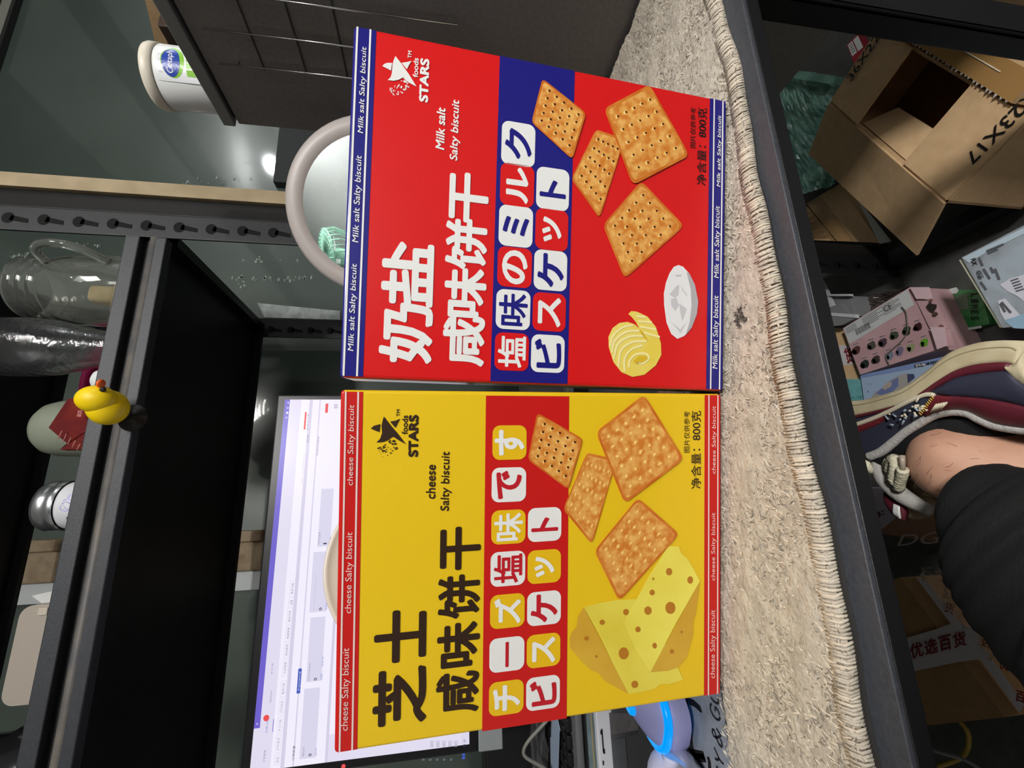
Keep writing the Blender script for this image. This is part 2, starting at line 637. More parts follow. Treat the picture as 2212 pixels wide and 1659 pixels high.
M_BISC = mat('biscuit_print', (214, 128, 48), 0.3, noise=(150, (244, 190, 104), .38, .68))
M_BISCRIM = mat('biscuit_rim_print', (206, 104, 34), 0.3, noise=(70, (222, 140, 56), .4, .7))
M_BISCHI = mat('biscuit_highlight_print', (255, 222, 140), 0.3)
M_BISCHOLE = mat('biscuit_hole_print', (84, 42, 12), 0.4)
M_TAN2 = mat('biscuit_mid_print', (238, 172, 84), 0.3)


def biscuit(ct, root, px, layer, holes=True, nx=5, seed=1):
    """A printed biscuit seen in perspective: four photographed corners in order."""
    q = [ct.P(x, y, layer) for x, y in px]
    n = Vector((0, 0, 0))
    for i in range(4):
        n += q[i].cross(q[(i + 1) % 4])
    if n.y > 0:
        q.reverse()
    rr = random.Random(seed)

    def outline(k, y):
        pts = []
        for i in range(4):
            c, a, b = q[i], q[i - 1], q[(i + 1) % 4]
            mid = (q[0] + q[1] + q[2] + q[3]) / 4
            s = .10
            A, B = c.lerp(a, s), c.lerp(b, s)
            for t in (0, .25, .5, .75, 1):
                p = A.lerp(c, t).lerp(c.lerp(B, t), t)
                p = mid + (p - mid) * k
                pts.append(Vector((p.x, y, p.z)))
        return pts
    y = q[0].y
    mb = MB()
    mb.poly(outline(1.0, y), M_BISCRIM)
    mb.poly(outline(.93, y - .00006), M_BISC)
    for i in range(nx):
        for j in range(nx if holes else nx - 1):
            a = (i + .5 + (0 if j % 2 == 0 else .0)) / nx * .84 + .08
            b = (j + .5) / (nx if holes else nx - 1) * .84 + .08
            c = quad_at(q, a, b)
            ex = (q[1] - q[0]) * .034
            ey = (q[3] - q[0]) * .050
            pts = []
            for k in range(9):
                w = 2 * math.pi * k / 9
                p = c + ex * math.cos(w) * rr.uniform(.6, 1.2) + ey * math.sin(w) * rr.uniform(.6, 1.2)
                pts.append(Vector((p.x, y - .00010, p.z)))
            mb.poly(pts, M_TAN2)
            pts2 = [Vector((c.x + (p.x - c.x) * .55, y - .00014, c.z + (p.z - c.z) * .55)) for p in pts]
            mb.poly(pts2, M_BISCHI)
            if holes:
                d = [Vector((c.x + (.0010 if nx < 6 else .0008) * math.cos(2 * math.pi * k / 8) + .0006, y - .00018, c.z - .0012 + .0011 * math.sin(2 * math.pi * k / 8))) for k in range(8)]
                mb.poly(d, M_BISCHOLE)
    return mb.build('biscuit_picture', root)


def star_logo(ct, root, body, lw, rw, dots, m, tm, foods, stars):
    mb = MB()
    ct.shape(mb, body, m, 2)
    ct.shape(mb, lw, m, 2)
    ct.shape(mb, rw, m, 2)
    for (x, y, r) in dots:
        c = ct.P(x, y, 2)
        mb.poly([(c.x + r * (1 if k % 2 == 0 else .45) * math.cos(math.pi * k / 5 + .3), c.y, c.z + r * (1 if k % 2 == 0 else .45) * math.sin(math.pi * k / 5 + .3)) for k in range(10)][::1], m)
    ct.text(mb, 'TM', m, *tm, 2, 0.02)
    ct.text(mb, 'foods', m, *foods, 2, 0.022)
    ct.text(mb, 'STARS', m, *stars, 2, 0.045)
    return mb.build('brand_logo', root)


def make_carton(ct, label, m_body, m_band, m_side):
    root = thing('biscuit_box', label, 'biscuit box', matrix=ct.m, group='biscuit boxes on the mat')
    mb = MB().box((-ct.w / 2, 0, 0), (ct.w / 2, ct.d, ct.h), m_body, 0.0025)
    mb.ms.append(m_band)
    for k, g in enumerate(mb.f):                                    # the folded top and bottom carry the border colour
        zs_ = [mb.v[q].z for q in g]
        if min(zs_) > ct.h - .004 or max(zs_) < .004:
            mb.mi[k] = 1
    body = mb.build('carton', root)
    # side panels in their print colour; the red box's include painted screen reflection
    for s in (-1, 1):
        mb = MB()
        x = s * (ct.w / 2 + .0003)
        mb.add([(x, .003, .003), (x, ct.d - .003, .003), (x, ct.d - .003, ct.h - .003), (x, .003, ct.h - .003)], [(0, 1, 2, 3) if s > 0 else (3, 2, 1, 0)], m_side)
        mb.build('side_panel', root)
    return root


RED = mat('red_carton_print', (222, 28, 30), 0.30, bump=(700, .03), coat=0.15)
BLUE = mat('navy_carton_print', (34, 32, 128), 0.28, coat=0.15)
YEL = mat('yellow_carton_print', (240, 200, 32), 0.32, bump=(700, .03), coat=0.1)
YTILE = mat('yellow_tile_print', (238, 192, 28), 0.32)
YRED = mat('warm_red_carton_print', (205, 30, 28), 0.32)
SIDE_REFL = mat('pale_side_reflection', (196, 190, 208), 0.25, noise=(30, (120, 110, 140), .5, .75))  # pale side with the screen's lilac reflection painted in

rc = Carton([(733, 815), (763, 53), (1569, 217.5), (1562, 845)], .25455, .31, .062, (0.97401, -0.22484, -0.02729), (-0.01315, 0.06413, -0.99785), (0.08584, 0.31279, 0.06935))
yc = Carton([(721.5, 1629.5), (734, 842), (1557, 852), (1557, 1501)], .25594, .31, .062, (0.97185, -0.23546, -0.00799), (0.00426, 0.05147, -0.99867), (-0.1702, 0.38007, 0.07166))

# red carton
r = make_carton(rc, 'red and navy milk salt biscuit box standing on the mat', RED, BLUE, SIDE_REFL)
hw = rc.w / 2 - .0012


def zrow(ct, x, y):
    return ct.P(x, y, 0).z


mb = MB()
rc.panel(mb, -hw, hw, zrow(rc, 1233, 500), zrow(rc, 1069, 470), 1, BLUE)
mb.build('navy_band', r)
ztop = zrow(rc, 798, 440)
mb = MB()
rc.panel(mb, -hw, hw, ztop, rc.h - .002, 1, BLUE)
rc.panel(mb, -hw, hw, zrow(rc, 757, 435) - .0006, zrow(rc, 757, 435) + .0007, 2, M_WHITE)
rc.panel(mb, -hw, hw, zrow(rc, 785.5, 440) - .0006, zrow(rc, 785.5, 440) + .0007, 2, M_WHITE)
for (x0, y0, x1, y1) in ((772, 287.5, 794.5, 104), (760.5, 523.5, 785, 338), (751, 758, 774.5, 571)):
    rc.text(mb, 'Milk salt Salty biscuit', M_WHITE, x0, y0, x1, y1, 3, 0.006, 0.12)
mb.build('border_strip', r)
mb = MB()
rc.panel(mb, -hw, hw, .0012, zrow(rc, 1529, 500), 1, BLUE)
for x in (1538.0, 1557.0):
    rc.panel(mb, -hw, hw, zrow(rc, x, 530) - .0006, zrow(rc, x, 530) + .0007, 2, M_WHITE)
for (x0, y0, x1, y1) in ((1546.5, 404, 1558.5, 252), (1541, 601, 1556, 447), (1537.5, 797, 1553.5, 640)):
    rc.text(mb, 'Milk salt Salty biscuit', M_WHITE, x0, y0, x1, y1, 3, 0.008, 0.12)
mb.build('border_strip', r)
mb = MB()
for s, b in (('奶', (817.1, 782.2, 937, 658.8)), ('盐', (821.7, 657.5, 938.3, 528.7)), ('咸', (954.6, 789, 1048.2, 684.6)), ('味', (958.1, 683.3, 1051.4, 582.9)), ('饼', (960, 578.8, 1053.6, 478.5)), ('干', (968.2, 476.7, 1056.3, 380.4))):
    rc.text(mb, s, M_WHITE, *b, 2, 0.030)
mb.build('title_lettering', r)
mb = MB()
rc.text(mb, 'Milk salt', M_WHITE, 810 + 770 / 5.924, 80 + 1435 / 5.924, 810 + 900 / 5.924, 80 + 915 / 5.924, 2, 0.022, 0.14)
rc.text(mb, 'Salty biscuit', M_WHITE, 810 + 950 / 5.924, 80 + 1575 / 5.924, 810 + 1104 / 5.924, 80 + 820 / 5.924, 2, 0.018, 0.14)
mb.build('flavour_lettering', r)
mb = MB()
rc.text(mb, '净含量：800克', M_INK, 1120 + 1698 / 4.424, 120 + 1235 / 4.424, 1120 + 1797 / 4.424, 120 + 512 / 4.424, 2, 0.008)
rc.text(mb, '图片仅供参考', M_INK, 1120 + 1634 / 4.424, 120 + 882 / 4.424, 1120 + 1692 / 4.424, 120 + 505 / 4.424, 2, 0.004)
mb.build('weight_lettering', r)


def tiles(ct, root, spec, m_dark, m_tile):
    """Rounded tiles with one large character each."""
    for s, light, (x0, y0, x1, y1), k in spec:
        a, b = ct.rect(x0, y0, x1, y1, 2)
        mb = MB()
        pts = rounded(a.x, b.z, b.x, a.z, .0058, a.y)
        mb.poly([Vector(p) for p in pts][::-1], M_WHITE if light else m_tile)
        n = mb.build('character_tile', root)
        cx, cz = (a.x + b.x) / 2, (a.z + b.z) / 2
        w, h = (b.x - a.x) * k[0], (a.z - b.z) * k[1]
        mb = MB()
        write(mb, s, m_dark if light else M_WHITE, (cx - w / 2, a.y - .0002, cz - h / 2), (w, 0, 0), (0, 0, h), 0.034 if s not in '塩味' else 0.018)
        mb.build('character', n)


K = (.78, .78)
tiles(rc, r, [
    ('塩', 0, (1067.2, 799.3, 1142.6, 721.8), (.84, .82)), ('味', 1, (1069.9, 709.6, 1145.8, 629.8), (.82, .84)), ('の', 0, (1073.1, 617.6, 1149.1, 539), (.86, .75)),
    ('ミ', 1, (1075.8, 529.5, 1151.2, 450), (.46, .78)), ('ル', 0, (1078.6, 441.4, 1154, 360.9), (.86, .66)), ('ク', 1, (1081.3, 353.3, 1156.1, 271.9), (.70, .80)),
    ('ビ', 1, (1145.8, 803.4, 1219.6, 726.1), (.78, .80)), ('ス', 0, (1149.1, 713.6, 1222.3, 636.6), (.78, .70)), ('ケ', 1, (1151.8, 624.9, 1225, 545.5), (.84, .80)),
    ('ッ', 0, (1154.8, 537.3, 1227.2, 457.6), (.62, .60)), ('ト', 1, (1156.7, 449.5, 1229.4, 369.5), (.42, .80))], BLUE, RED)


def zr(x, y):
    return (1120 + x / 4.424, 120 + y / 4.424)


def zr2(x, y):
    return (1120 + x / 4.424, 480 + y / 4.424)


biscuit(rc, r, [zr(735, 712), zr(1010, 800), zr(770, 1562), zr(498, 1185)], 3, True, 5, 2)
biscuit(rc, r, [(1384, 392), (1477, 489), (1348, 603.5), (1301, 487)], 3, True, 5, 4)
biscuit(rc, r, [zr(222, 226), zr(642, 558), zr(508, 1000), zr(118, 645)], 4, True, 5, 1)
biscuit(rc, r, [zr(1245, 285), zr(1625, 965), zr(1082, 1248), zr(808, 515)], 5, True, 5, 3)
BUT = mat('butter_print', (240, 214, 84), 0.3, noise=(24, (248, 230, 130), .4, .65))
BUTL = mat('butter_light_print', (252, 240, 168), 0.3)
BUTD = mat('butter_dark_print', (226, 190, 50), 0.3)
mb = MB()
rc.shape(mb, [zr2(*p) for p in ((1045, 880), (1075, 852), (1130, 858), (1230, 905), (1310, 1005), (1358, 1160), (1362, 1270), (1310, 1370), (1200, 1460), (1085, 1480), (980, 1435), (905, 1340), (860, 1200), (856, 1100), (895, 1015), (960, 965), (1040, 955), (1110, 980), (1150, 1020), (1120, 960), (1075, 905))], BUT, 2)
# shaved ridges and the curl in the middle
for arc in (((870, 1190), (900, 1090), (990, 1010), (1090, 985)), ((885, 1250), (920, 1130), (1030, 1050), (1150, 1040)), ((905, 1310), (945, 1170), (1060, 1095), (1190, 1090)), ((950, 1380), (975, 1230), (1080, 1150), (1220, 1140)), ((1010, 1430), (1010, 1310), (1070, 1220), (1180, 1180)), ((1120, 900), (1210, 910)), ((1140, 950), (1270, 960)), ((1160, 1000), (1310, 1030)), ((1180, 1055), (1345, 1100)), ((1050, 1390), (1060, 1320), (1120, 1265), (1210, 1260), (1240, 1300), (1190, 1350), (1130, 1345))):
    pts = smooth_path([rc.P(*zr2(*p), 3) for p in arc], 6)
    L = []
    for i, p in enumerate(pts):
        t = (pts[min(i + 1, len(pts) - 1)] - pts[max(i - 1, 0)]).normalized()
        nrm = Vector((-t.z, 0, t.x)) * .0009
        L.append((p + nrm, p - nrm))
    v = [q for ab in L for q in ab]
    mb.add(v, [(2 * i, 2 * i + 2, 2 * i + 3, 2 * i + 1) for i in range(len(L) - 1)], BUTL)
rc.shape(mb, [zr2(*p) for p in ((1090, 1330), (1150, 1280), (1215, 1280), (1235, 1310), (1180, 1345), (1120, 1360))], BUTD, 3)
rc.shape(mb, [zr2(*p) for p in ((1150, 1020), (1190, 1060), (1240, 1140), (1200, 1110), (1160, 1060))], BUTD, 3)
mb.build('butter_picture', r)
CRM = mat('cream_print', (238, 238, 240), 0.3)
CRMG = mat('cream_grey_print', (206, 206, 210), 0.3)
CRMD = mat('bowl_grey_print', (182, 180, 184), 0.3)
mb = MB()
rc.shape(mb, [zr2(*p) for p in ((1525, 412), (1570, 430), (1625, 490), (1680, 600), (1712, 760), (1700, 880), (1650, 1010), (1580, 1090), (1515, 1118), (1455, 1070), (1410, 960), (1388, 800), (1385, 685), (1405, 580), (1440, 490), (1480, 430))], CRM, 2)
rc.shape(mb, [zr2(*p) for p in ((1600, 480), (1625, 490), (1680, 600), (1712, 760), (1700, 880), (1650, 1010), (1590, 1085), (1630, 960), (1648, 800), (1640, 640))], CRMD, 3)
for pl in (((1500, 620), (1530, 600), (1520, 700), (1480, 720), (1440, 690)), ((1450, 740), (1500, 720), (1525, 790), (1490, 850), (1455, 800)), ((1540, 610), (1600, 690), (1610, 720), (1560, 650)), ((1530, 780), (1600, 830), (1560, 950), (1540, 860)), ((1450, 950), (1540, 1060), (1600, 960), (1540, 1030)), ((1490, 510), (1550, 505), (1545, 520), (1500, 522))):
    rc.shape(mb, [zr2(*p) for p in pl], CRMG, 3)
mb.build('cream_picture', r)


def z5(x, y):
    return (810 + x / 5.924, 80 + y / 5.924)


rd = random.Random(5)
dots = []
for k in range(44):
    t = rd.random()
    u = rd.uniform(-1, 1)
    x = 400 - 200 * t + 35 * u
    y = 575 + 130 * t + 55 * u * (1.1 - t * .3) + 30 * math.sin(t * 3)
    dots.append((*z5(x, y), rd.uniform(.0005, .0011) * (1.15 - .5 * t)))
star_logo(rc, r, [z5(*p) for p in ((258, 247), (335, 345), (430, 480), (527, 637), (430, 588), (395, 560), (352, 522), (300, 550), (235, 564), (158, 554), (195, 520), (212, 470), (220, 360), (235, 300))],
          [z5(*p) for p in ((90, 375), (115, 348), (150, 335), (216, 335), (208, 380), (202, 433), (140, 402))],
          [z5(*p) for p in ((335, 335), (400, 325), (463, 310), (430, 365), (405, 417), (370, 375))], dots, M_WHITE,
          (*z5(415, 270), *z5(465, 185)), (*z5(478, 512), *z5(555, 278)), (*z5(558, 826), *z5(694, 290)))

# yellow carton
y_ = make_carton(yc, 'yellow and red cheese biscuit box standing on the mat', YEL, YRED, YEL)
hw = yc.w / 2 - .0012
mb = MB()
yc.panel(mb, -hw - .001, hw - .0020, zrow(yc, 1226, 1200), zrow(yc, 1045, 1200), 1, YRED)
mb.build('red_band', y_)
mb = MB()
zt = zrow(yc, 777, 1250)
yc.panel(mb, -hw, hw, zt, yc.h - .0022, 1, YRED)
M_PINKLINE = mat('pale_line_print', (240, 214, 208), 0.35)
for x in (739.5, 766.5):
    yc.panel(mb, -hw, hw, zrow(yc, x, 1250) - .0006, zrow(yc, x, 1250) + .0006, 2, M_PINKLINE)
for (x0, y0, x1, y1) in ((749, 1048.5, 768, 874.5), (744.5, 1324.5, 765, 1148.5), (737, 1578, 758.5, 1397.5)):
    yc.text(mb, 'cheese Salty biscuit', M_PINKLINE, x0, y0, x1, y1, 3, 0.0, 0.10)
mb.build('border_strip', y_)
mb = MB()
yc.panel(mb, -hw, hw, .0012, zrow(yc, 1520.5, 1180), 1, YRED)
for x in (1529.5, 1549.0):
    yc.panel(mb, -hw, hw, zrow(yc, x, 1180) - .0006, zrow(yc, x, 1180) + .0006, 2, M_PINKLINE)
for (x0, y0, x1, y1) in ((1535.5, 1024.5, 1546.5, 878.5), (1534.5, 1255, 1545.5, 1108), (1532.5, 1466, 1546, 1317)):
    yc.text(mb, 'cheese Salty biscuit', M_PINKLINE, x0, y0, x1, y1, 3, 0.0, 0.10)
mb.build('border_strip', y_)
mb = MB()
for s, b in (('芝', (804, 1573.8, 922, 1434)), ('士', (806.8, 1436.8, 920.7, 1312)), ('咸', (941, 1548, 1034.6, 1445)), ('味', (943, 1446.3, 1036, 1339.2)), ('饼', (944.6, 1340.5, 1036.8, 1237.5)), ('干', (949.2, 1234.1, 1037.9, 1135.1))):
    yc.text(mb, s, M_BROWNINK, *b, 2, 0.030)
mb.build('title_lettering', y_)


def zc(x, y):
    return (720 + x / 3.687, 830 + y / 3.687)


mb = MB()
yc.text(mb, 'cheese', M_BROWNINK, *zc(733, 915), *zc(812, 640), 2, 0.016, 0.10)
yc.text(mb, 'Salty biscuit', M_BROWNINK, *zc(848, 1012), *zc(942, 535), 2, 0.014, 0.10)
mb.build('flavour_lettering', y_)


def zy(x, y):
    return (1120 + x / 4.424, 830 + y / 4.424)


def zq(x, y):
    return (1120 + x / 3.464, 1180 + y / 3.464)


mb = MB()
yc.text(mb, '净含量：800克', M_BROWNINK, *zy(1643, 1005), *zy(1738, 258), 2, 0.008)
yc.text(mb, '图片仅供参考', M_BROWNINK, *zy(1573, 657), *zy(1630, 263), 2, 0.004)
mb.build('weight_lettering', y_)
tiles(yc, y_, [
    ('チ', 0, (1055.5, 1548.6, 1130.9, 1465.3), (.76, .80)), ('ー', 1, (1056.3, 1454.5, 1132.3, 1372.3), (.74, .10)), ('ズ', 0, (1057.7, 1360, 1132.8, 1280), (.78, .78)),
    ('塩', 1, (1058.5, 1268.6, 1133.9, 1188.6), (.84, .82)), ('味', 0, (1060.1, 1177.2, 1134.4, 1099.9), (.82, .84)), ('で', 1, (1060.6, 1085.8, 1135.5, 1009), (.82, .74)), ('す', 0, (1062.3, 994, 1136.3, 919), (.74, .88)),
    ('ビ', 1, (1135.8, 1537.2, 1209, 1455.8), (.76, .80)), ('ス', 0, (1136.9, 1445, 1209.8, 1365), (.78, .70)), ('ケ', 1, (1137.7, 1353.6, 1210.9, 1274), (.84, .80)), ('ッ', 0, (1138.5, 1262.6, 1210.9, 1185.3), (.62, .60)), ('ト', 1, (1139, 1171.7, 1211.7, 1095), (.42, .80))], mat('dark_red_glyph', (196, 32, 44), .35), YTILE)
biscuit(yc, y_, [zy(645, 655), zy(930, 720), zy(697, 1535), zy(420, 1195)], 3, False, 6, 12)
biscuit(yc, y_, [(1376, 1075), (1466, 1154), (1336, 1299), (1282, 1190)], 4, False, 6, 14)
biscuit(yc, y_, [zy(170, 272), zy(610, 525), zy(470, 1008), zy(82, 722)], 4, True, 5, 11)
biscuit(yc, y_, [zy(1190, 100), zy(1572, 718), zy(1005, 1145), zy(728, 458)], 5, False, 6, 13)
CH = mat('cheese_light_print', (240, 226, 92), 0.3, noise=(14, (228, 206, 66), .4, .65))
CH2 = mat('cheese_front_print', (246, 234, 100), 0.3, noise=(14, (236, 218, 78), .4, .65))
CHD = mat('cheese_side_print', (214, 166, 54), 0.3, noise=(20, (226, 184, 66), .4, .65))
CHO = mat('cheese_hole_print', (190, 124, 36), 0.35)
mb = MB()
yc.shape(mb, [zq(*p) for p in ((485, 455), (440, 530), (432, 600), (395, 645), (380, 690), (385, 760), (470, 860), (540, 925), (600, 950), (640, 1005), (720, 1050), (822, 1106))], CHD, 2)
yc.shape(mb, [zq(*p) for p in ((485, 455), (600, 425), (750, 402), (880, 395), (1080, 700), (1190, 910), (1230, 1000), (1120, 1032), (1060, 1030), (1020, 1065), (940, 1085), (822, 1106), (700, 870), (600, 660))], CH, 2)
for (x, y0, rx, ry) in ((800, 492, 22, 24), (622, 568, 20, 20), (783, 800, 38, 46), (866, 1032, 26, 28), (505, 688, 17, 17), (578, 822, 10, 10)):
    yc.shape(mb, [zq(x + rx * math.cos(k * .52), y0 + ry * math.sin(k * .52)) for k in range(12)], CHO, 3)
mb.build('cheese_picture', y_)
mb = MB()
yc.shape(mb, [zq(*p) for p in ((1352, 262), (1335, 400), (1318, 520), (1302, 560), (1300, 660), (1255, 830), (1190, 905), (1120, 930), (983, 942))], CHD, 3)
yc.shape(mb, [zq(*p) for p in ((880, 395), (960, 240), (1115, 0), (1195, 2), (1215, 60), (1262, 98), (1310, 180), (1352, 262), (1160, 600), (983, 942), (880, 780), (785, 580), (815, 500))], CH2, 3)
for (x, y0, rx, ry) in ((1120, 190, 24, 28), (1278, 252, 22, 28), (1002, 243, 8, 10), (994, 345, 20, 22), (963, 480, 28, 32), (1130, 460, 38, 46), (888, 620, 20, 22), (1013, 742, 17, 22), (1142, 785, 16, 18), (1215, 640, 10, 10)):
    yc.shape(mb, [zq(x + rx * math.cos(k * .52), y0 + ry * math.sin(k * .52)) for k in range(12)], CHO, 4)
mb.build('cheese_picture', y_)
dots = []
rd = random.Random(9)
for k in range(44):
    t = rd.random()
    u = rd.uniform(-1, 1)
    dots.append((*zc(500 - 135 * t + 25 * u, 450 + 90 * t + 36 * u + 22 * math.sin(t * 3)), rd.uniform(.0005, .0012) * (1.15 - .5 * t)))
star_logo(yc, y_, [zc(*p) for p in ((398, 257), (450, 325), (510, 395), (574, 478), (520, 448), (470, 416), (430, 445), (390, 460), (338, 464), (368, 435), (384, 390), (380, 330), (388, 290))],
          [zc(*p) for p in ((294, 353), (318, 330), (372, 317), (366, 345), (362, 381), (325, 367))],
          [zc(*p) for p in ((448, 296), (490, 290), (528, 274), (508, 310), (490, 347), (468, 322))], dots, M_BROWNINK,
          (*zc(498, 255), *zc(525, 200)), (*zc(540, 398), *zc(590, 248)), (*zc(592, 580), *zc(675, 243)))

# ------------------------------------------------------------------ fuzzy mat
M_PILE = mat('cream_pile', (204, 194, 178), 0.95, noise=(70, (176, 166, 152), .38, .72), bump=(240, .9))
M_PILE2 = mat('cream_fibre', (216, 204, 186), 0.95)
M_PILE3 = mat('grey_fibre', (138, 130, 118), 0.95)
M_PILE4 = mat('dark_stain_fibre', (72, 66, 62), 0.95)
M_RUBBER = mat('mat_rubber_edge', (58, 56, 54), 0.8)
MX0, MX1 = -.62, .566


def mat_top(x, y):
    z = -.2405 - (.0265 * (min(x, .335) - .08) if x > .08 else 0)
    if x > .505:
        z -= .001 * min(1, (x - .505) / .03)
        z += .016 * max(0, (x - .535) / .03)
    return Z0 + z - .0022


def mat_front(x):
    return .2645 + .0016 * math.sin(x * 31) + .0009 * math.sin(x * 83) + (.008 * max(0, (x - .33) / .2))


def mat_back(x):
    return .408 if x < -.1 else (.408 + .10 * min(1, (x + .1) / .45))


mt = thing('fuzzy_mat', 'cream fuzzy mat lying along the front edge of the black desk', 'mat', (0, .30, DT))
rg = random.Random(11)
nx, ny = 300, 60
mb = MB()
v, f = [], []
for i in range(nx + 1):
    x = MX0 + (MX1 - MX0) * i / nx
    y0, y1 = mat_front(x), mat_back(x)
    for j in range(ny + 1):
        w = j / ny
        y = y0 + (y1 - y0) * w
        e = min(w, 1 - w) * (y1 - y0)
        drop = .0040 * max(0, 1 - e / .007) ** 2
        v.append((x, y, mat_top(x, y) - drop + rg.uniform(-.0009, .0009) + .0012 * math.sin(x * 40 + y * 60) * math.sin(y * 45 - x * 13)))
for i in range(nx):
    for j in range(ny):
        a = i * (ny + 1) + j
        f.append((a, a + ny + 1, a + ny + 2, a + 1))
mb.add(v, f, M_PILE, True)
sub(mb, 'pile', mt)
mb = MB()
xs = [MX0 + (MX1 - MX0) * i / 60 for i in range(61)]
v = []
for x in xs:
    zt = mat_top(x, .3) - .005
    zb = DT + .0005 if x < .505 else zt - .0005
    v += [(x, mat_front(x) + .001, zb), (x, mat_back(x) + .006, zb), (x, mat_back(x) + .006, zt - .0015), (x, mat_front(x) + .001, zt)]
f = []
for i in range(60):
    a = i * 4
    for k in range(4):
        l = (k + 1) % 4
        f.append((a + k, a + l, a + 4 + l, a + 4 + k))
f += [(3, 2, 1, 0), (240, 241, 242, 243)]
mb.add(v, f, M_RUBBER)
sub(mb, 'backing', mt)
# overlocked edge
mb = MB()
x = MX0
while x < MX1 - .004:
    yf = mat_front(x)
    z = mat_top(x, yf)
    dx = rg.uniform(-.001, .001)
    mb.tube([(x, yf + .011, z + .0004), (x + dx, yf + .005, z + .0012), (x + dx, yf - .0005, z - .0008), (x + .001, yf - .0016, z - .005), (x + .001, yf + .001, z - .0088)], [.0005, .0009, .0011, .0009, .0006], M_PILE2 if rg.random() < .3 else M_PILE, 5)
    x += rg.uniform(.0016, .0026)
sub(mb, 'edge_stitching', mt)
# loose fibres
stain = at_z(1600, 683, Z0 - .243)
mb = MB()
for k in range(17000):
    x = rg.uniform(-.40, MX1 - .004)
    y0, y1 = mat_front(x), mat_back(x)
    y = y0 + (y1 - y0) * rg.random() ** 1.3
    z = mat_top(x, y) - .0005
    a = rg.uniform(0, 6.28)
    l = rg.uniform(.0025, .0065)
    d = Vector((math.cos(a) * l, math.sin(a) * l, rg.uniform(.0005, .0022)))
    w = Vector((-math.sin(a), math.cos(a), 0)) * rg.uniform(.0003, .0006)
    p = Vector((x, y, z))
    ds = math.hypot(x - stain.x, y - stain.y)
    m_ = M_PILE4 if ds < .006 * rg.uniform(.4, 1.5) else (M_PILE2 if rg.random() < .62 else M_PILE3)
    mb.add([p - w, p + w, p + d * .6 + w * .8 + Vector((0, 0, .0006)), p + d], [(0, 1, 2), (0, 2, 3)], m_)
for k in range(320):                          # matted dark spot in front of the red box
    a, q = rg.uniform(0, 6.28), .0075 * rg.random() ** .7
    x, y = stain.x + q * math.cos(a), stain.y + q * math.sin(a)
    z = mat_top(x, y) + .0006
    a = rg.uniform(0, 6.28)
    l = rg.uniform(.002, .004)
    w = Vector((-math.sin(a), math.cos(a), 0)) * .0005
    p = Vector((x, y, z))
    mb.add([p - w, p + w, p + Vector((math.cos(a) * l, math.sin(a) * l, .001))], [(0, 1, 2)], M_PILE4 if rg.random() < .6 else M_PILE3)
o = sub(mb, 'fibres', mt)
o['kind'] = 'stuff'

# ------------------------------------------------------------------ screen on the rack
def emat(name, rgb, s=1.0):
    m = mat(name, (0, 0, 0), 0.25, spec=0.25)
    b = m.node_tree.nodes['Principled BSDF']
    b.inputs['Emission Color'].default_value = lin(rgb)
    b.inputs['Emission Strength'].default_value = s
    return m


MY = .80
M_MON = mat('monitor_black_plastic', (22, 22, 26), 0.35)
M_CHIN = mat('monitor_silver_chin', (150, 156, 158), 0.4, metal=.2)
t = thing('monitor', 'black computer monitor showing a white order page behind the yellow box', 'monitor', (-.09, MY + .06, LS))
SX0, SX1, SZ0, SZ1 = -.3665, .1785, Z0 - .0485, Z0 + .2645
mb = MB()
mb.box((SX0 - .012, MY - .001, SZ0 - .014), (SX1 + .009, MY + .028, SZ1 + .013), M_MON, 0.003)
mb.box((SX0 + .12, MY + .028, SZ0 + .02), (SX1 - .12, MY + .050, SZ1 - .06), M_MON, 0.006)
sub(mb, 'housing', t)
sub(MB().box((SX0 - .012, MY - .003, Z0 - .1005), (SX1 + .009, MY + .02, SZ0 - .0142), M_CHIN, 0.002), 'chin', t)
mb = MB()
mb.box((-.13, MY + .05, LS + .012), (-.06, MY + .066, Z0 + .1), M_MON, 0.004)
mb.box((-.20, MY - .02, LS + .0005), (.01, MY + .13, LS + .012), M_MON, 0.004)
sub(mb, 'stand', t)
mb = MB()


def scr(x0, x1, z0, z1, m, k=0):
    y = MY - .0012 - .0001 * k
    mb.add([(x0, y, z0), (x1, y, z0), (x1, y, z1), (x0, y, z1)], [(0, 1, 2, 3)], m)


def sp(px, py):
    return at_y(px, py, MY - .0015)


E_BG = emat('screen_header', (226, 220, 240))
E_WH = emat('screen_white', (243, 238, 253))
E_BAND = emat('screen_band', (214, 208, 230))
E_CARD = emat('screen_card', (218, 214, 236))
E_PUR = emat('screen_purple', (112, 98, 204))
E_TXT = emat('screen_text', (140, 136, 158))
E_DARK = emat('screen_dark_text', (62, 60, 82))
E_BLUE = emat('screen_blue', (64, 92, 186))
E_LINK = emat('screen_link', (132, 140, 206))
E_RED = emat('screen_red', (236, 84, 84))
scr(SX0, SX1, SZ0, SZ1, E_WH)
zz = lambda px: sp(px, 1500).z
scr(SX0, SX1, zz(597), SZ1, E_BG, 1)
scr(-.313, SX1, zz(568), SZ1, E_PUR, 2)
scr(SX0, SX1, zz(626), zz(618), E_BAND, 1)
scr(SX0, SX1, zz(646), zz(643), E_BAND, 1)
scr(SX0, SX1, zz(716), zz(710), E_BAND, 1)
scr(SX0, SX1, SZ0, SZ0 + .012, E_CARD, 1)
scr(SX0, SX0 + .035, SZ0 + .012, zz(716), E_BG, 1)
sub(mb, 'screen', t)
mb = MB()


def q7(x, y):
    return (530 + x / 3.96, 1240 + y / 3.96)


def q6(x, y):
    return (540 + x / 4.145, 850 + y / 4.145)


def srect(tl, br, m, k=3):
    a, b = sp(*tl), sp(*br)
    scr(a.x, b.x, b.z, a.z, m, k)


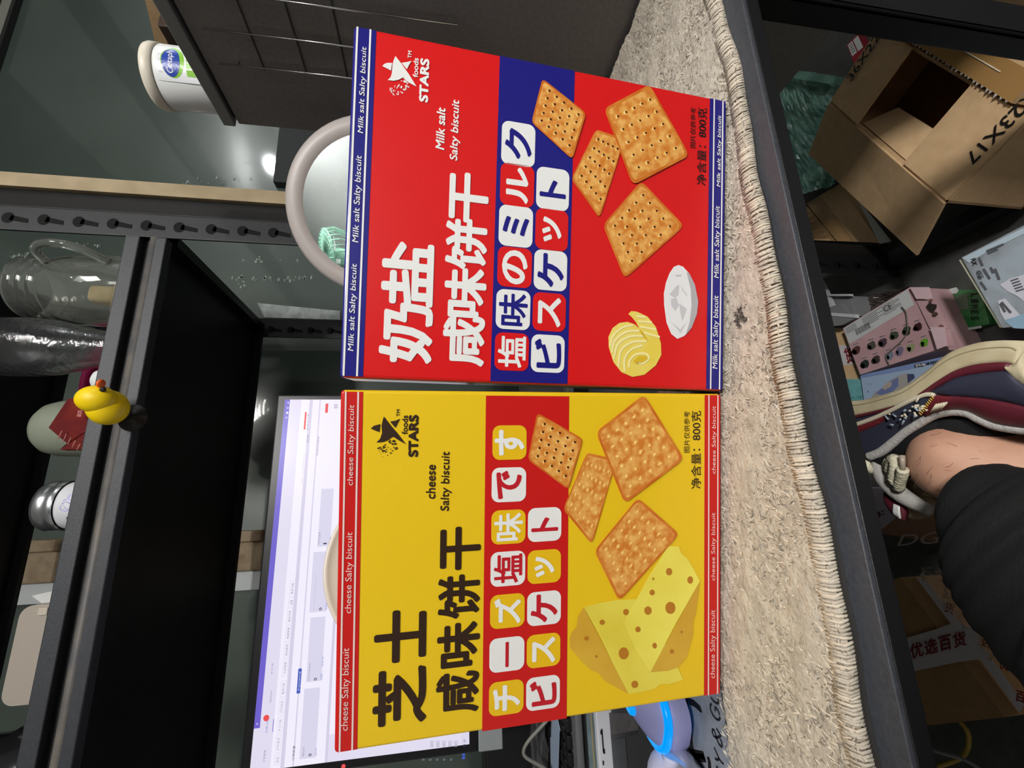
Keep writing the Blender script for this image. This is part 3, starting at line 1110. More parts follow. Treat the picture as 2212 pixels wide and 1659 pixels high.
def frame_rect(tl, br, m, k=3, w=.0006):
    a, b = sp(*tl), sp(*br)
    scr(a.x, b.x, a.z - w, a.z, m, k)
    scr(a.x, b.x, b.z, b.z + w, m, k)
    scr(a.x, a.x + w, b.z, a.z, m, k)
    scr(b.x - w, b.x, b.z, a.z, m, k)


def stext(s, tl, br, m, bold=0.0):
    a, b = sp(*tl), sp(*br)
    h = a.z - b.z
    write(mb, s, m, (a.x, MY - .0018, b.z), (b.x - a.x, 0, 0), (0, 0, h), bold)


for s, x0, x1, y0, y1 in (('后台', 262, 284, 1560, 1615), ('打印发货', 272, 296, 1395, 1510), ('手工订单', 286, 310, 1240, 1345), ('打印日志', 300, 324, 1080, 1185), ('备用订单', 314, 338, 930, 1030), ('代发管理', 330, 354, 750, 855), ('商品管理', 343, 367, 600, 700), ('数据管理', 356, 380, 455, 555), ('备货共享', 368, 392, 310, 410), ('设置', 382, 404, 220, 265), ('更多功能', 392, 416, 75, 172)):
    c = (y0 + y1) / 2
    stext(s, q7(x0 + (y1 - c) * -.10 + 2, y1), q7(x1 + (y1 - c) * -.10 + 6, y0), E_TXT)
    frame_rect(q7(x0 - 18, y1 + 22), q7(x1 + 14, y0 - 22), E_CARD)
for s, x0, x1, y0, y1, m_, bo in (('打单工具', 172, 200, 1245, 1355, E_LINK, .01), ('订单管理', 150, 178, 1505, 1612, E_TXT, 0), ('官方订单', 218, 242, 760, 855, E_TXT, 0), ('Qianniu', 206, 232, 995, 1100, E_TXT, 0), ('订单数量', 398, 428, 1465, 1595, E_DARK, .0), ('待打印', 486, 510, 1480, 1562, E_TXT, 0),
                                  ('已打印待发货', 536, 560, 760, 912, E_TXT, 0), ('发货即将超时订单', 584, 608, 20, 310, E_TXT, 0), ('0', 540, 568, 1532, 1558, E_DARK, .02), ('0', 586, 614, 885, 910, E_DARK, .02), ('0', 630, 656, 285, 310, E_DARK, .02), ('去打印', 594, 616, 1485, 1552, E_LINK, 0),
                                  ('去查看', 640, 664, 850, 905, E_LINK, 0), ('取消订单', 652, 674, 705, 788, E_LINK, 0), ('去查看', 684, 706, 245, 305, E_LINK, 0)):
    stext(s, q7(x0, y1), q7(x1, y0), m_, bo)
for s, x0, x1, y0, y1, m_ in (('今日已发货', 606, 634, 1240, 1355, E_TXT), ('1', 656, 688, 1336, 1350, E_DARK), ('去查看', 712, 736, 1285, 1352, E_LINK), ('添加新的店铺数据', 594, 622, 385, 555, E_TXT), ('搜索一下您想找的功能', 462, 488, 545, 805, E_TXT), ('多平台订单', 506, 530, 180, 330, E_TXT), ('我的店铺', 506, 528, 370, 440, E_TXT), ('客服', 750, 788, 95, 135, E_TXT)):
    stext(s, q6(x0, y1), q6(x1, y0), m_)
a, b = sp(*q7(180, 1230)), 0
mb.poly([(a.x + .0042 * math.cos(-k * .52), MY - .0019, a.z + .0042 * math.sin(-k * .52)) for k in range(12)], E_RED)
srect(q6(480, 322), q6(508, 166), E_RED, 4)
srect(q6(672, 172), q6(702, 90), E_RED, 4)
srect(q7(236, 1350), q7(240, 1240), E_PUR, 4)
srect(q7(438, 1022), q7(484, 806), E_BLUE, 4)
stext('平台打印订单', q7(450, 1000), q7(476, 830), E_WH)
for tl, br in (((462, 1585), (640, 968)), ((520, 925), (686, 362))):
    srect(q7(*tl), q7(*br), E_CARD, 2)
a, b = sp(*q7(545, 330)), sp(*q6(750, 1410))
scr(a.x, b.x, sp(*q7(700, 200)).z, sp(*q7(556, 200)).z, E_CARD, 2)
srect(q6(604, 1372), q6(750, 850), E_CARD, 2)
for x, y in ((344, 83), (338, 128), (334, 172), (328, 216)):
    stext('x' if x == 344 else ('-' if x == 334 else 'o'), q6(x - 9, y + 9), q6(x + 9, y - 9), E_WH)
stext('+', q7(92, 1290), q7(112, 1270), E_WH)
# bottom left menu and the task bar
for x0, x1, y0, y1, s in ((1008, 1012, 1590, 1590, ''),):
    pass
stext('O', (1000, 1613), (1006, 1607), E_DARK)
stext('搜索', (1001, 1604), (1006, 1596), E_TXT)
srect((998, 1640), (1004.5, 1634), E_BLUE, 4)
srect((998, 1633.2), (1004.5, 1627.2), E_BLUE, 4)
for i in range(5):
    stext('菜单栏目', (929 + i * 13, 1614), (937 + i * 13, 1600), E_TXT)
    stext('o', (912 + i * 15, 1643), (917 + i * 15, 1638), E_TXT)
mb.poly([(sp(742, 1655).x + .003 * math.cos(-k * .52), MY - .0019, sp(742, 1655).z + .003 * math.sin(-k * .52)) for k in range(12)], E_RED)
sub(mb, 'screen_page', t)

# ------------------------------------------------------------------ keyboard, bag and cords under the screen
t = thing('keyboard', 'black keyboard on the rack board below the monitor', 'keyboard', (-.48, .80, LS))
sub(MB().box((-.72, .735, LS + .0005), (-.275, .905, LS + .012), mat('keyboard_body', (96, 96, 98), .5), 0.004), 'body', t)
mb = MB()
MKEY = mat('keyboard_key', (22, 22, 23), 0.4)
for r_ in range(6):
    for c in range(19):
        x = -.705 + c * .0222 + (r_ % 3) * .003
        y = .757 + r_ * .0235
        if x + .018 > -.285:
            continue
        mb.box((x, y, LS + .012), (x + .0185, y + .019, LS + .0205), MKEY, 0.002)
sub(mb, 'keys', t)
o = MB().box((-1.0, 1.0, LS + .0005), (.02, 1.10, Z0 - .092), M_BLACK, .004).build('shade_block')  # added black block, stands in for the dark space below the screen
tag(o, 'added black block for the dark space behind the foot of the monitor', 'shade block')
M_CLEAR = mat('clear_plastic_film', (250, 250, 252), 0.08, trans=.95, ior=1.12, alpha=.55, bump=(40, .8))
rg = random.Random(21)


def crumpled(name, quad, n, amp, m, thick=0.0, seed=1):
    """Creased sheet spanning four corner points."""
    rr = random.Random(seed)
    q = [Vector(p) for p in quad]
    nrm = (q[1] - q[0]).cross(q[3] - q[0]).normalized()
    v, f = [], []
    ph = [(rr.uniform(4, 16), rr.uniform(4, 16), rr.uniform(0, 6)) for _ in range(6)]
    for i in range(n + 1):
        for j in range(n + 1):
            a, b = i / n, j / n
            s = sum(abs(math.sin(p * a + w * b + c)) - .6 for p, w, c in ph) / 3
            ed = rr.uniform(-.008, .008) if i in (0, n) or j in (0, n) else 0
            p = q[0].lerp(q[1], a + ed).lerp(q[3].lerp(q[2], a + ed), b + ed)
            v.append(p + nrm * (amp * (s + rr.uniform(-.25, .25))))
    for i in range(n):
        for j in range(n):
            a = i * (n + 1) + j
            f.append((a, a + n + 1, a + n + 2, a + 1))
    return MB().add(v, f, m)


o = crumpled('b', [(-.30, .86, LS + .035), (-.62, .86, LS + .035), (-.62, .93, LS + .045), (-.30, .93, LS + .045)], 16, .012, M_CLEAR, seed=4).build('plastic_wrapper')
tag(o, 'crumpled clear plastic wrapper behind the black keyboard', 'plastic wrapper')
o = MB().hexa([(-.325, .84, LS + .0235), (-.36, .79, LS + .0235), (-.40, .86, LS + .024), (-.70, .90, LS + .026), (-.70, .90, LS + .026)][:4], [(-.325, .84, LS + .022), (-.36, .79, LS + .022), (-.40, .86, LS + .0225), (-.70, .90, LS + .0245)], mat('pale_blue_paper', (150, 166, 188), .6)).build('paper_slip')
tag(o, 'pale blue paper slip lying across the black keyboard', 'paper')
mb = MB().tube(smooth_path([(-.36, .835, LS + .03), (-.405, .838, LS + .075), (-.44, .838, LS + .034), (-.50, .84, LS + .03), (-.60, .84, LS + .03)]), .003, mat('grey_cable', (128, 126, 120), .5), 8)
o = mb.build('cable')
tag(o, 'thin grey cable looping behind the keyboard', 'cable')

# ------------------------------------------------------------------ things on the desk beside the yellow box
M_PAD = mat('pad_charcoal', (40, 40, 42), 0.55, noise=(300, (48, 48, 50), .4, .6))
t = thing('desk_pad', 'dark grey slab with a black stripe under the lavender mouse', 'desk pad', (-.30, .6, DT))
sub(MB().box((-.52, .488, DT + .0004), (-.10, .690, DT + .014), M_PAD, 0.003), 'slab', t)
mb = MB()
a = [at_z(*p, DT + .0145) for p in ((1310, 1590), (1375, 1577), (1375, 1585), (1311, 1601))]
mb.poly(a, M_BLACK)
mb.poly([at_z(*p, DT + .0144) for p in ((1302, 1540), (1380, 1540), (1378, 1577), (1309, 1590))], mat('pad_brown_grey', (84, 78, 78), .6, noise=(120, (70, 66, 66), .4, .6)))
mb.poly([at_z(*p, DT + .0144) for p in ((1311, 1601), (1350, 1593), (1356, 1659), (1318, 1659))], mat('pad_mid_grey', (62, 66, 68), .6))
sub(mb, 'print', t)
o = MB().box((-.46, .6965, DT + .0004), (-.12, .7095, DT + .034), mat('white_plastic', (205, 206, 214), .35), 0.0025)
t = thing('power_strip', 'slim white plastic strip standing along the back of the desk', 'plastic strip', (-.29, .703, DT))
sub(o, 'body', t)
mb = MB()
for px, py, l in ((1300, 1576, .028), (1298, 1579, .004), (1305, 1619, .005), (1303, 1645, .004)):
    c = at_y(px, py, .6962)
    mb.box((c.x - l, .6958, c.z - .0009), (c.x + .001, .6966, c.z + .0009), M_INK)
sub(mb, 'slots', t)

M_LAV = mat('lavender_plastic', (146, 148, 196), 0.35)
t = thing('computer_mouse', 'lavender computer mouse with a glowing blue rim beside the yellow box', 'computer mouse', (-.185, .515, DT))
fr = Matrix.Rotation(math.radians(-26), 3, 'Z')
MC = Vector((-.2050, .523, DT + .0135))
v, f = [], []
mb = MB()
prof = [(1.0, 0.0), (1.02, .008), (1.0, .016), (.93, .024), (.80, .031), (.60, .037), (.36, .0405), (.12, .042), (.0, .042)]


def mouse_pt(k, h, w):
    cx, cy = math.cos(w), math.sin(w)
    e = .72
    return MC + fr @ Vector((.0345 * k * math.copysign(abs(cx) ** e, cx), .063 * k * math.copysign(abs(cy) ** e, cy), h))


sg = 44
for k, h in prof:
    for i in range(sg):
        v.append(mouse_pt(k, h, 2 * math.pi * i / sg))
for j in range(len(prof) - 1):
    for i in range(sg):
        l = (i + 1) % sg
        f.append((j * sg + i, j * sg + l, (j + 1) * sg + l, (j + 1) * sg + i))
mb.add(v, f, M_LAV, True)
sub(mb, 'shell', t)
E_LED = emat('blue_led', (0, 160, 255), 1.0)
mb = MB()
path = [mouse_pt(.955, .0225, math.radians(a)) for a in range(-165, -10, 5)]
mb.tube(path, [.001] + [.0042] * (len(path) - 2) + [.001], E_LED, 8)
sub(mb, 'light_rim', t)
mb = MB()
path = [mouse_pt(.36 + .04 * math.sin(math.radians(a * 2)), .0405, math.radians(a)) for a in range(150, 275, 8)]
mb.tube(path, [.001] + [.0035] * (len(path) - 2) + [.001], E_LED, 8)
sub(mb, 'light_logo', t)

t = thing('silver_device', 'silver rounded device at the lower left beside the lavender mouse', 'device', (-.275, .53, DT))
c = at_z(1455, 1672, DT + .030)
sub(MB().ball((c.x - .016, c.y, DT + .022), [.038, .045, .021], mat('bright_silver', (196, 198, 210), .22, metal=.7)), 'body', t)
sub(MB().ball((c.x - .018, c.y + .012, DT + .028), [.032, .034, .020], mat('pale_lilac_plastic', (196, 198, 222), .35)), 'cover', t)

M_PAPER = mat('grey_paper', (140, 146, 156), 0.8, noise=(60, (128, 134, 144), .4, .6))
t = thing('handwritten_paper', 'grey paper with handwritten capitals between the mat and the mouse', 'paper', (-.3, .45, DT))
pz = DT + .0012
a = [at_z(*p, pz) for p in ((1556, 1480), (1470, 1480), (1500, 1659), (1573, 1659))]
x0, x1 = -.46, -.12
sub(MB().hexa([(x0, .4195, pz), (x1, .4195, pz), (x1, .487, pz), (x0, .487, pz)], [(x0, .4195, pz - .0008), (x1, .4195, pz - .0008), (x1, .487, pz - .0008), (x0, .487, pz - .0008)], M_PAPER), 'sheet', t)
mb = MB()


def zp(x, y):
    return (1400 + x / 8.776, 1470 + y / 8.776)


def stroke(pts, w):
    P = [at_z(*zp(*p), pz + .0006) for p in pts]
    L = []
    for i, p in enumerate(P):
        d = (P[min(i + 1, len(P) - 1)] - P[max(i - 1, 0)]).normalized()
        n = Vector((-d.y, d.x, 0)) * w
        L += [p + n, p - n]
    mb.add(L, [(2 * i, 2 * i + 2, 2 * i + 3, 2 * i + 1) for i in range(len(P) - 1)], M_INK)


stroke([(1200, 435), (1175, 480), (1185, 560), (1230, 660), (1290, 730), (1340, 745), (1362, 710), (1350, 640), (1330, 580), (1290, 520), (1270, 500), (1268, 580)], .0011)
stroke([(1185, 315), (1240, 390), (1300, 432), (1330, 425), (1328, 330)], .0011)
stroke([(1290, 905), (1340, 990), (1380, 1040), (1340, 1065), (1290, 1085), (1240, 1050), (1215, 980), (1220, 930), (1245, 930), (1280, 1020), (1300, 1110), (1340, 1200), (1385, 1255), (1400, 1230), (1390, 1160), (1360, 1100)], .0011)
stroke([(1248, 1265), (1300, 1380), (1345, 1480), (1390, 1550), (1430, 1580)], .0010)
stroke([(1265, 1475), (1300, 1500), (1345, 1490)], .0010)
stroke([(665, 1040), (760, 1210), (900, 1460), (1010, 1640), (1030, 1680)], .0012)
stroke([(690, 1340), (860, 1375), (1060, 1420), (1075, 1470), (900, 1455), (720, 1400)], .0032)
stroke([(770, 385), (880, 440), (985, 540), (990, 585)], .0030)
stroke([(1130, 1445), (1160, 1540), (1165, 1680)], .0024)
stroke([(1290, 1640), (1330, 1680)], .0016)
sub(mb, 'handwriting', t)

# ------------------------------------------------------------------ round mirror behind the red box
t = thing('makeup_mirror', 'round mirror with a wide greige rim behind the red box', 'mirror', (.43, .55, DT))
mc = at_y(812, 449, .56)
to_cam = (EYE - mc).normalized()
to_room = (Vector((-.22, -1.72, Z0 + .62)) - at_y(715, 500, .56)).normalized()
mn = (to_cam + to_room).normalized()
fr = rot_frame(mn)
mr = .1205
mb = MB()
mb.lathe([(mr * .80, .0035), (mr * .83, .006), (mr * .90, .0075), (mr * .96, .006), (mr, .001), (mr * .995, -.004), (mr * .96, -.012), (mr * .5, -.018), (0, -.019)], mat('greige_plastic', (176, 168, 164), .4), 72, mc, fr)
sub(mb, 'rim', t)
mm = mat('dusty_mirror', (228, 232, 234), 0.02, metal=1.0, noise=(400, (245, 246, 246), .62, .70))
sub(MB().lathe([(mr * .815, .0036), (mr * .4, .0037), (0, .0037)], mm, 72, mc, fr), 'glass', t)
mb = MB()
base = Vector((mc.x + .02, mc.y + .03, DT))
mb.lathe([(0, .012), (.03, .012), (.062, .009), (.066, .0005), (0, .0004)], MATS['greige_plastic'], 40, base)
mb.tube([base + Vector((0, 0, .01)), base + Vector((0, 0, .08)), mc - mn * .016 - Vector((0, 0, .02))], .008, MATS['greige_plastic'], 14)
sub(mb, 'stand', t)

# white round lid behind the yellow box
t = thing('round_tray', 'white round tray with a beige edge leaning behind the yellow box', 'tray', (-.05, .47, DT))
c = at_y(893, 1214, .475)
fr = rot_frame((EYE - c) * Vector((1, 1, .4)))
sub(MB().lathe([(0, 0), (.074, 0), (.079, .002), (.082, .004), (.0835, .002), (.084, -.004), (.080, -.007), (0, -.007)], mat('cream_enamel', (214, 204, 190), .35), 60, c, fr), 'dish', t)
sub(MB().box((c.x - .03, c.y + .004, DT + .0004), (c.x + .03, c.y + .05, max(c.z - .088, DT + .004)), mat('tray_block', (180, 176, 170), .6), 0.004), 'rest', t)

# ------------------------------------------------------------------ things on the rack's jar shelf
def glass_wall(outer, th, seg, mb, c, m):
    """Hollow vessel: outer profile upward, inner profile back down."""
    inner = [(max(r - th, 0.0), h) for r, h in outer]
    inner = [(r, max(h, outer[0][1] + th * 1.6)) for r, h in inner]
    mb.lathe([(0, outer[0][1])] + outer + inner[::-1] + [(0, outer[0][1] + th * 1.6)], m, seg, c)


t = thing('glass_mug_jar', 'clear screw-neck glass jar with a handle nearest the rack post', 'glass jar', (.366, .79, SH))
c = Vector((.366, .79, SH + .0004))
mb = MB()
glass_wall([(.050, 0), (.0575, .004), (.0600, .012), (.0605, .10), (.0595, .125), (.056, .143), (.051, .155), (.0495, .160), (.0515, .166), (.0515, .170), (.0495, .174), (.0515, .180), (.0515, .184), (.0495, .188), (.051, .193), (.0505, .201), (.0485, .206)], .0035, 56, mb, c, M_GLASS)
sub(mb, 'vessel', t)
mb = MB()
hd = (Vector((EYE.x, EYE.y, 0)) - Vector((c.x, c.y, 0))).normalized()
hd = Matrix.Rotation(math.radians(52), 3, 'Z') @ hd
mb.tube(smooth_path([c + hd * .053 + Vector((0, 0, .148)), c + hd * .078 + Vector((0, 0, .150)), c + hd * .091 + Vector((0, 0, .125)), c + hd * .084 + Vector((0, 0, .088)), c + hd * .0585 + Vector((0, 0, .056))], 8), .0065, M_GLASS, 14)
sub(mb, 'handle', t)
t = thing('wooden_figure', 'pale wooden block figure seen inside the clear glass jar', 'wooden block', (.352, .79, SH + .007))
WOODP = mat('pale_figure_wood', (214, 192, 146), .7, noise=(30, (196, 172, 124), .4, .6))
mb = MB().box((.318, .772, SH + .0075), (.378, .812, SH + .070), WOODP, 0.008)
sub(mb, 'body', t)
sub(MB().box((.345, .780, SH + .0705), (.375, .808, SH + .112), WOODP, 0.008), 'head', t)

t = thing('glass_bottle', 'clear dimpled glass bottle standing upside down beside the handled jar', 'glass bottle', (.262, .785, SH))
c = Vector((.262, .785, SH + .0004))
mb = MB()
M_GLASSD = mat('dimpled_glass', (236, 238, 240), 0.04, trans=.985, ior=1.45, bump=(110, .55))
glass_wall([(.024, 0), (.027, .003), (.0275, .02), (.0275, .05), (.030, .075), (.0375, .105), (.0445, .135), (.0475, .165), (.0475, .205), (.045, .225), (.038, .240), (.028, .247), (.012, .250)], .003, 48, mb, c, M_GLASSD)
sub(mb, 'vessel', t)

M_MAG = mat('magenta_plastic', (176, 22, 92), 0.45)
t = thing('magenta_dish', 'magenta plastic dish leaning behind the glass bottle', 'dish', (.245, .93, SH))
mc2 = Vector((.232, .92, SH + .101))
fr = rot_frame(Vector((-.15, -1, .12)))
sub(MB().lathe([(.088, 0), (.092, .006), (.098, .006), (.100, 0), (.098, -.012), (.05, -.02), (0, -.02), (0, -.014), (.06, -.013), (.086, -.006), (.088, 0)], M_MAG, 60, mc2, fr), 'rim', t)
mb = MB()
mb.lathe([(0, .012), (.034, .012), (.040, .008), (.042, 0), (.040, -.013)], M_MAG, 40, mc2 + Vector((-.012, 0, -.018)), fr)
sub(mb, 'boss', t)
t = thing('small_bottle', 'small bottle with a domed white cap between the glass bottle and the duck', 'bottle', (.205, .760, SH))
c = Vector((.2005, .762, SH + .0004))
sub(MB().lathe([(0, 0), (.019, 0), (.020, .003), (.020, .022), (.016, .026), (0, .026)], mat('white_bottle', (206, 208, 206), .4), 32, c), 'body', t)
sub(MB().lathe([(.0185, .026), (.0195, .034), (.019, .046), (.016, .055), (.010, .060), (0, .062)], mat('white_cap', (226, 228, 228), .4), 32, c), 'cap', t)
M_GG = mat('grey_green_ceramic', (140, 146, 130), 0.3)
t = thing('grey_green_canister', 'grey green round-shouldered canister behind the red packet', 'canister', (.140, .83, SH))
sub(MB().lathe([(0, 0), (.044, 0), (.047, .004), (.0475, .06), (.0475, .115), (.046, .140), (.041, .158), (.032, .169), (.02, .174), (0, .175)], M_GG, 48, (.138, .835, SH + .0004)), 'body', t)
t = thing('red_packet', 'crumpled dark red snack packet between the duck and the grey green canister', 'packet', (.125, .765, SH))
M_REDF = mat('red_foil', (96, 8, 10), 0.6, spec=.15, noise=(30, (124, 34, 10), .5, .75))
q = [at_y(150, 862, .775), at_y(137, 905, .765), at_y(136, 972, .77)]
mb = MB()
lo = lambda p: Vector((p.x, p.y, SH + .0006))
a_, b_, c_ = q
fold = at_y(112, 925, .768)
pts = [lo(a_), a_, fold, at_y(148, 958, .766), c_, lo(c_)]
v = []
f = []
for p in pts:
    v += [p + Vector((0, -.006, 0)), p + Vector((0, .006, 0))]
n = len(pts)
mb.add([p + Vector((0, -.006 + .003 * (i % 2), 0)) for i, p in enumerate(pts)] + [p + Vector((0, .008, 0)) for p in pts], [tuple(range(n - 1, -1, -1)), tuple(range(n, 2 * n))] + [(i, (i + 1) % n, n + (i + 1) % n, n + i) for i in range(n)], M_REDF)
sub(mb, 'pouch', t)
mb = MB()
A, B = at_y(128, 936, .7575), at_y(182, 968, .7575)
for k in range(5):
    p0, p1 = at_y(134 + k * 10, 930 + k * 7, .7575), at_y(126 + k * 10, 948 + k * 6, .7575)
    mb.tube([p0, p1], .0008, mat('pale_red_print', (200, 130, 120), .5), 5)
a, b = at_y(172, 900, .7575), at_y(178, 886, .7575)
write(mb, '800', mat('pale_red_print', (200, 130, 120), .5), (a.x, a.y, b.z), (b.x - a.x, 0, 0), (0, 0, .006))
sub(mb, 'print', t)

# rubber duck on the rail
M_DUCK = mat('yellow_rubber', (250, 214, 12), 0.45, bump=(500, .08))
t = thing('rubber_duck', 'yellow rubber duck stuck to the front rail of the jar shelf', 'rubber duck', (.15, .70, Z0 + .44))
dy = .680
hb = at_y(208, 862, dy - .016)
bb = at_y(233, 880, dy)
mb = MB()
fr = Matrix.Rotation(math.radians(-24), 3, 'Y')
mb.ball(bb, [.0245, .024, .0235], M_DUCK, fr, 36, 20)
sub(mb, 'body', t)
sub(MB().ball(hb, [.0185, .0195, .0232], M_DUCK, None, 36, 20), 'head', t)
mb = MB()
mb.ball(hb + Vector((.019, -.010, -.0085)), [.0062, .0070, .0036], mat('orange_beak', (240, 104, 34), .45), Matrix.Rotation(math.radians(14), 3, 'Y'), 16, 10)
sub(mb, 'beak', t)
for s in (-1,):
    sub(MB().ball(hb + Vector((.0100, -.0140, -.0150)), [.0034, .0030, .0038], M_INK, None, 14, 8), 'eye', t)
cup = at_y(287, 902, RF - .006)
mb = MB().lathe([(0, .010), (.006, .010), (.008, .004), (.019, .0015), (.020, 0), (0, 0)], mat('dark_rubber', (34, 32, 26), .4), 28, cup, rot_frame((0, -1, 0)))
mb.tube([cup + Vector((0, -.006, .002)), bb + Vector((.0, .012, -.012))], .006, mat('dark_rubber', (34, 32, 26), .4), 10)
sub(mb, 'suction_cup', t)

t = thing('floral_tin', 'small white tin with lilac flowers and a silver screw lid', 'tin', (.012, .80, SH))
c = Vector((.0128, .80, SH + .0004))
M_SILV = mat('silver_lid', (190, 192, 196), .25, metal=.9)
M_TINW = mat('white_tin', (222, 222, 228), .35)
mb = MB()
mb.lathe([(0, 0), (.034, 0), (.0355, .003), (.0355, .078), (.0345, .082), (0, .082)], M_TINW, 44, c)
body = sub(mb, 'body', t)
mb = MB()
mb.lathe([(.0362, .083), (.0374, .086), (.0374, .092), (.0362, .094), (.0374, .098), (.0374, .106), (.035, .112), (0, .113)], M_SILV, 44, c)
sub(mb, 'lid', t)
ML = [mat('lilac_flower', (150, 138, 206), .4), mat('pale_lilac_flower', (186, 178, 222), .4), mat('olive_leaf', (112, 118, 104), .4)]


def on_cyl(mb, c, r, ang, z, pts, m):
    """Flat drawing wrapped round an upright cylinder."""
    mb.poly([(c.x + r * math.cos(ang + u / r), c.y + r * math.sin(ang + u / r), c.z + z + w) for u, w in pts], m)


mb = MB()
fa = math.atan2(EYE.y - c.y, EYE.x - c.x)
rg = random.Random(2)
for (u, w, s, k) in ((.004, .060, .011, 0), (.012, .058, .009, 1), (-.002, .066, .008, 1), (-.016, .040, .010, 0), (-.010, .046, .006, 1), (-.004, .043, .004, 2), (.006, .044, .004, 2), (-.020, .062, .004, 2), (.02, .036, .009, 0)):
    pts = [(u + s * rg.uniform(.7, 1.1) * math.cos(a), w + s * rg.uniform(.7, 1.1) * math.sin(a)) for a in [i * .63 for i in range(10)]]
    on_cyl(mb, c, .0357 + .00005 * k, fa, 0, pts, ML[k])
sub(mb, 'flowers', t)

t = thing('beige_case', 'beige plastic case with rounded corners at the left of the jar shelf', 'plastic case', (-.19, .82, SH))
x1, x0 = at_y(60, 1308, .80).x, at_y(60, 1522, .80).x
zt = at_y(26, 1400, .80).z
pts = rounded(x0, SH + .0005, x1, zt, .016, .80)
pb = [(p[0], .845, p[2]) for p in pts]
n = len(pts)
M_BEI = mat('beige_plastic', (168, 158, 146), .5, bump=(300, .1))
sub(MB().add([Vector(p) for p in pts] + [Vector(p) for p in pb], [tuple(range(n)), tuple(range(2 * n - 1, n - 1, -1))] + [(i, n + i, n + (i + 1) % n, (i + 1) % n) for i in range(n)], M_BEI), 'shell', t)
sub(MB().box((x1 - .014, .797, zt - .036), (x1 - .004, .800, zt - .024), mat('case_clasp', (196, 184, 170), .5), .001), 'clasp', t)
a, b, d = at_y(68, 1287, .815), at_y(98, 1309, .815), at_y(110, 1250, .815)
o = MB().hexa([a, b, Vector((b.x, .815, SH + .0005)), Vector((d.x, .815, SH + .0005))], [p + Vector((0, .0015, 0)) for p in (a, b, Vector((b.x, .815, SH + .0005)), Vector((d.x, .815, SH + .0005)))], mat('white_card', (206, 206, 204), .7)).build('white_card')
tag(o, 'pointed white card standing beside the beige case', 'card')
t = thing('black_canister', 'glossy black canister at the far left end of the jar shelf', 'canister', (-.345, .80, SH))
sub(MB().lathe([(0, 0), (.056, 0), (.060, .004), (.060, .085), (.052, .098), (.050, .16), (0, .162)], mat('glossy_black', (26, 26, 28), .18, coat=.6), 44, (-.338, .80, SH + .0004)), 'body', t)

# ------------------------------------------------------------------ cabinet on the right
CX = .575
M_CAB = mat('charcoal_laminate', (116, 112, 106), 0.5, noise=(200, (108, 104, 98), .4, .6))
M_CABE = mat('cabinet_edge', (120, 120, 116), 0.4)
t = thing('side_cabinet', 'charcoal cabinet standing to the right of the desk', 'cabinet', (.82, .1, 0))
ct_ = Z0 + .331
sub(MB().box((CX, -.5, Z0 - .505), (1.06, .617, ct_ - .022), M_CAB, 0.002), 'body', t)
mb = MB()
mb.box((CX + .006, -.5, ct_ - .022), (1.05, .610, ct_ - .017), M_BLACK)
mb.box((CX - .003, -.502, ct_ - .017), (1.063, .6195, ct_), M_CABE, 0.0015)
sub(mb, 'top_board', t)
for x, y in ((1.0, .55), (1.0, -.45), (.60, -.45)):
    sub(MB().box((x, y, 0), (x + .04, y + .04, Z0 - .5052), M_BLACK), 'leg', t)
# wire grid
M_WIRE = mat('bright_wire', (200, 200, 198), 0.2, metal=1.0)
M_WIRED = mat('dark_wire', (40, 40, 40), 0.4)
t = thing('wire_grid', 'thin wire grid hanging flat against the charcoal cabinet', 'wire grid', (CX - .008, .40, Z0 + .1))
gx = CX - .0065
ztop = at_x(480, 138, gx).z
yv = [at_x(480, 137, gx).y, at_x(432, 60, gx).y]
yv += [yv[1] - (yv[0] - yv[1]), yv[1] - 2 * (yv[0] - yv[1])]
mb = MB()
for y in yv:
    mb.tube([(gx, y, ztop + .003), (gx, y, Z0 - .02)], .00125, M_WIRE, 8)
sub(mb, 'upright_wires', t)
mb = MB()
for px, py in ((540, 75), (636, 76), (732, 83)):
    z = at_x(px, py, gx).z
    mb.tube([(gx + .002, yv[0] + .004, z), (gx + .002, yv[3] - .004, z)], .0011, M_WIRED, 8)
for k in (0, 3):
    mb.tube([(gx, yv[k], ztop - .02), (CX - .0008, yv[k], ztop - .02)], .001, M_WIRED, 6)
sub(mb, 'cross_wires', t)

# cream tub
tc = at_x(392, 172, .640)
c = Vector((.640, tc.y, ct_ + .0004))
t = thing('cream_tub', 'white lotion tub with a blue oval label on the cabinet', 'tub', (c.x, c.y, ct_))
zt = at_x(337, 165, .640).z
H = zt - ct_
r_ = .0425
M_TUB = mat('white_tub', (226, 228, 226), .35)
sub(MB().lathe([(0, 0), (r_ - .004, 0), (r_ - .001, .004), (r_, H * .5), (r_ + .0005, H - .020), (r_ - .001, H - .017), (0, H - .017)], M_TUB, 52, c), 'body', t)
sub(MB().lathe([(r_ - .001, H - .0165), (r_ + .0022, H - .016), (r_ + .0024, H - .005), (r_ + .001, H - .001), (r_ - .003, H), (0, H)], mat('ivory_lid', (222, 214, 198), .4), 52, c), 'lid', t)
fa = math.atan2(EYE.y - c.y, EYE.x - c.x) + .52
mb = MB()
for u0, u1, z0_, z1_, m_, k in ((-.026, .026, H - .078, H - .023, mat('label_white', (232, 234, 236), .3), 0), ):
    nn = 12
    for i in range(nn):
        a0, a1 = u0 + (u1 - u0) * i / nn, u0 + (u1 - u0) * (i + 1) / nn
        on_cyl(mb, c, r_ + .0008, fa, 0, [(a0, z0_), (a1, z0_), (a1, z1_), (a0, z1_)], m_)
zc_ = H - .043


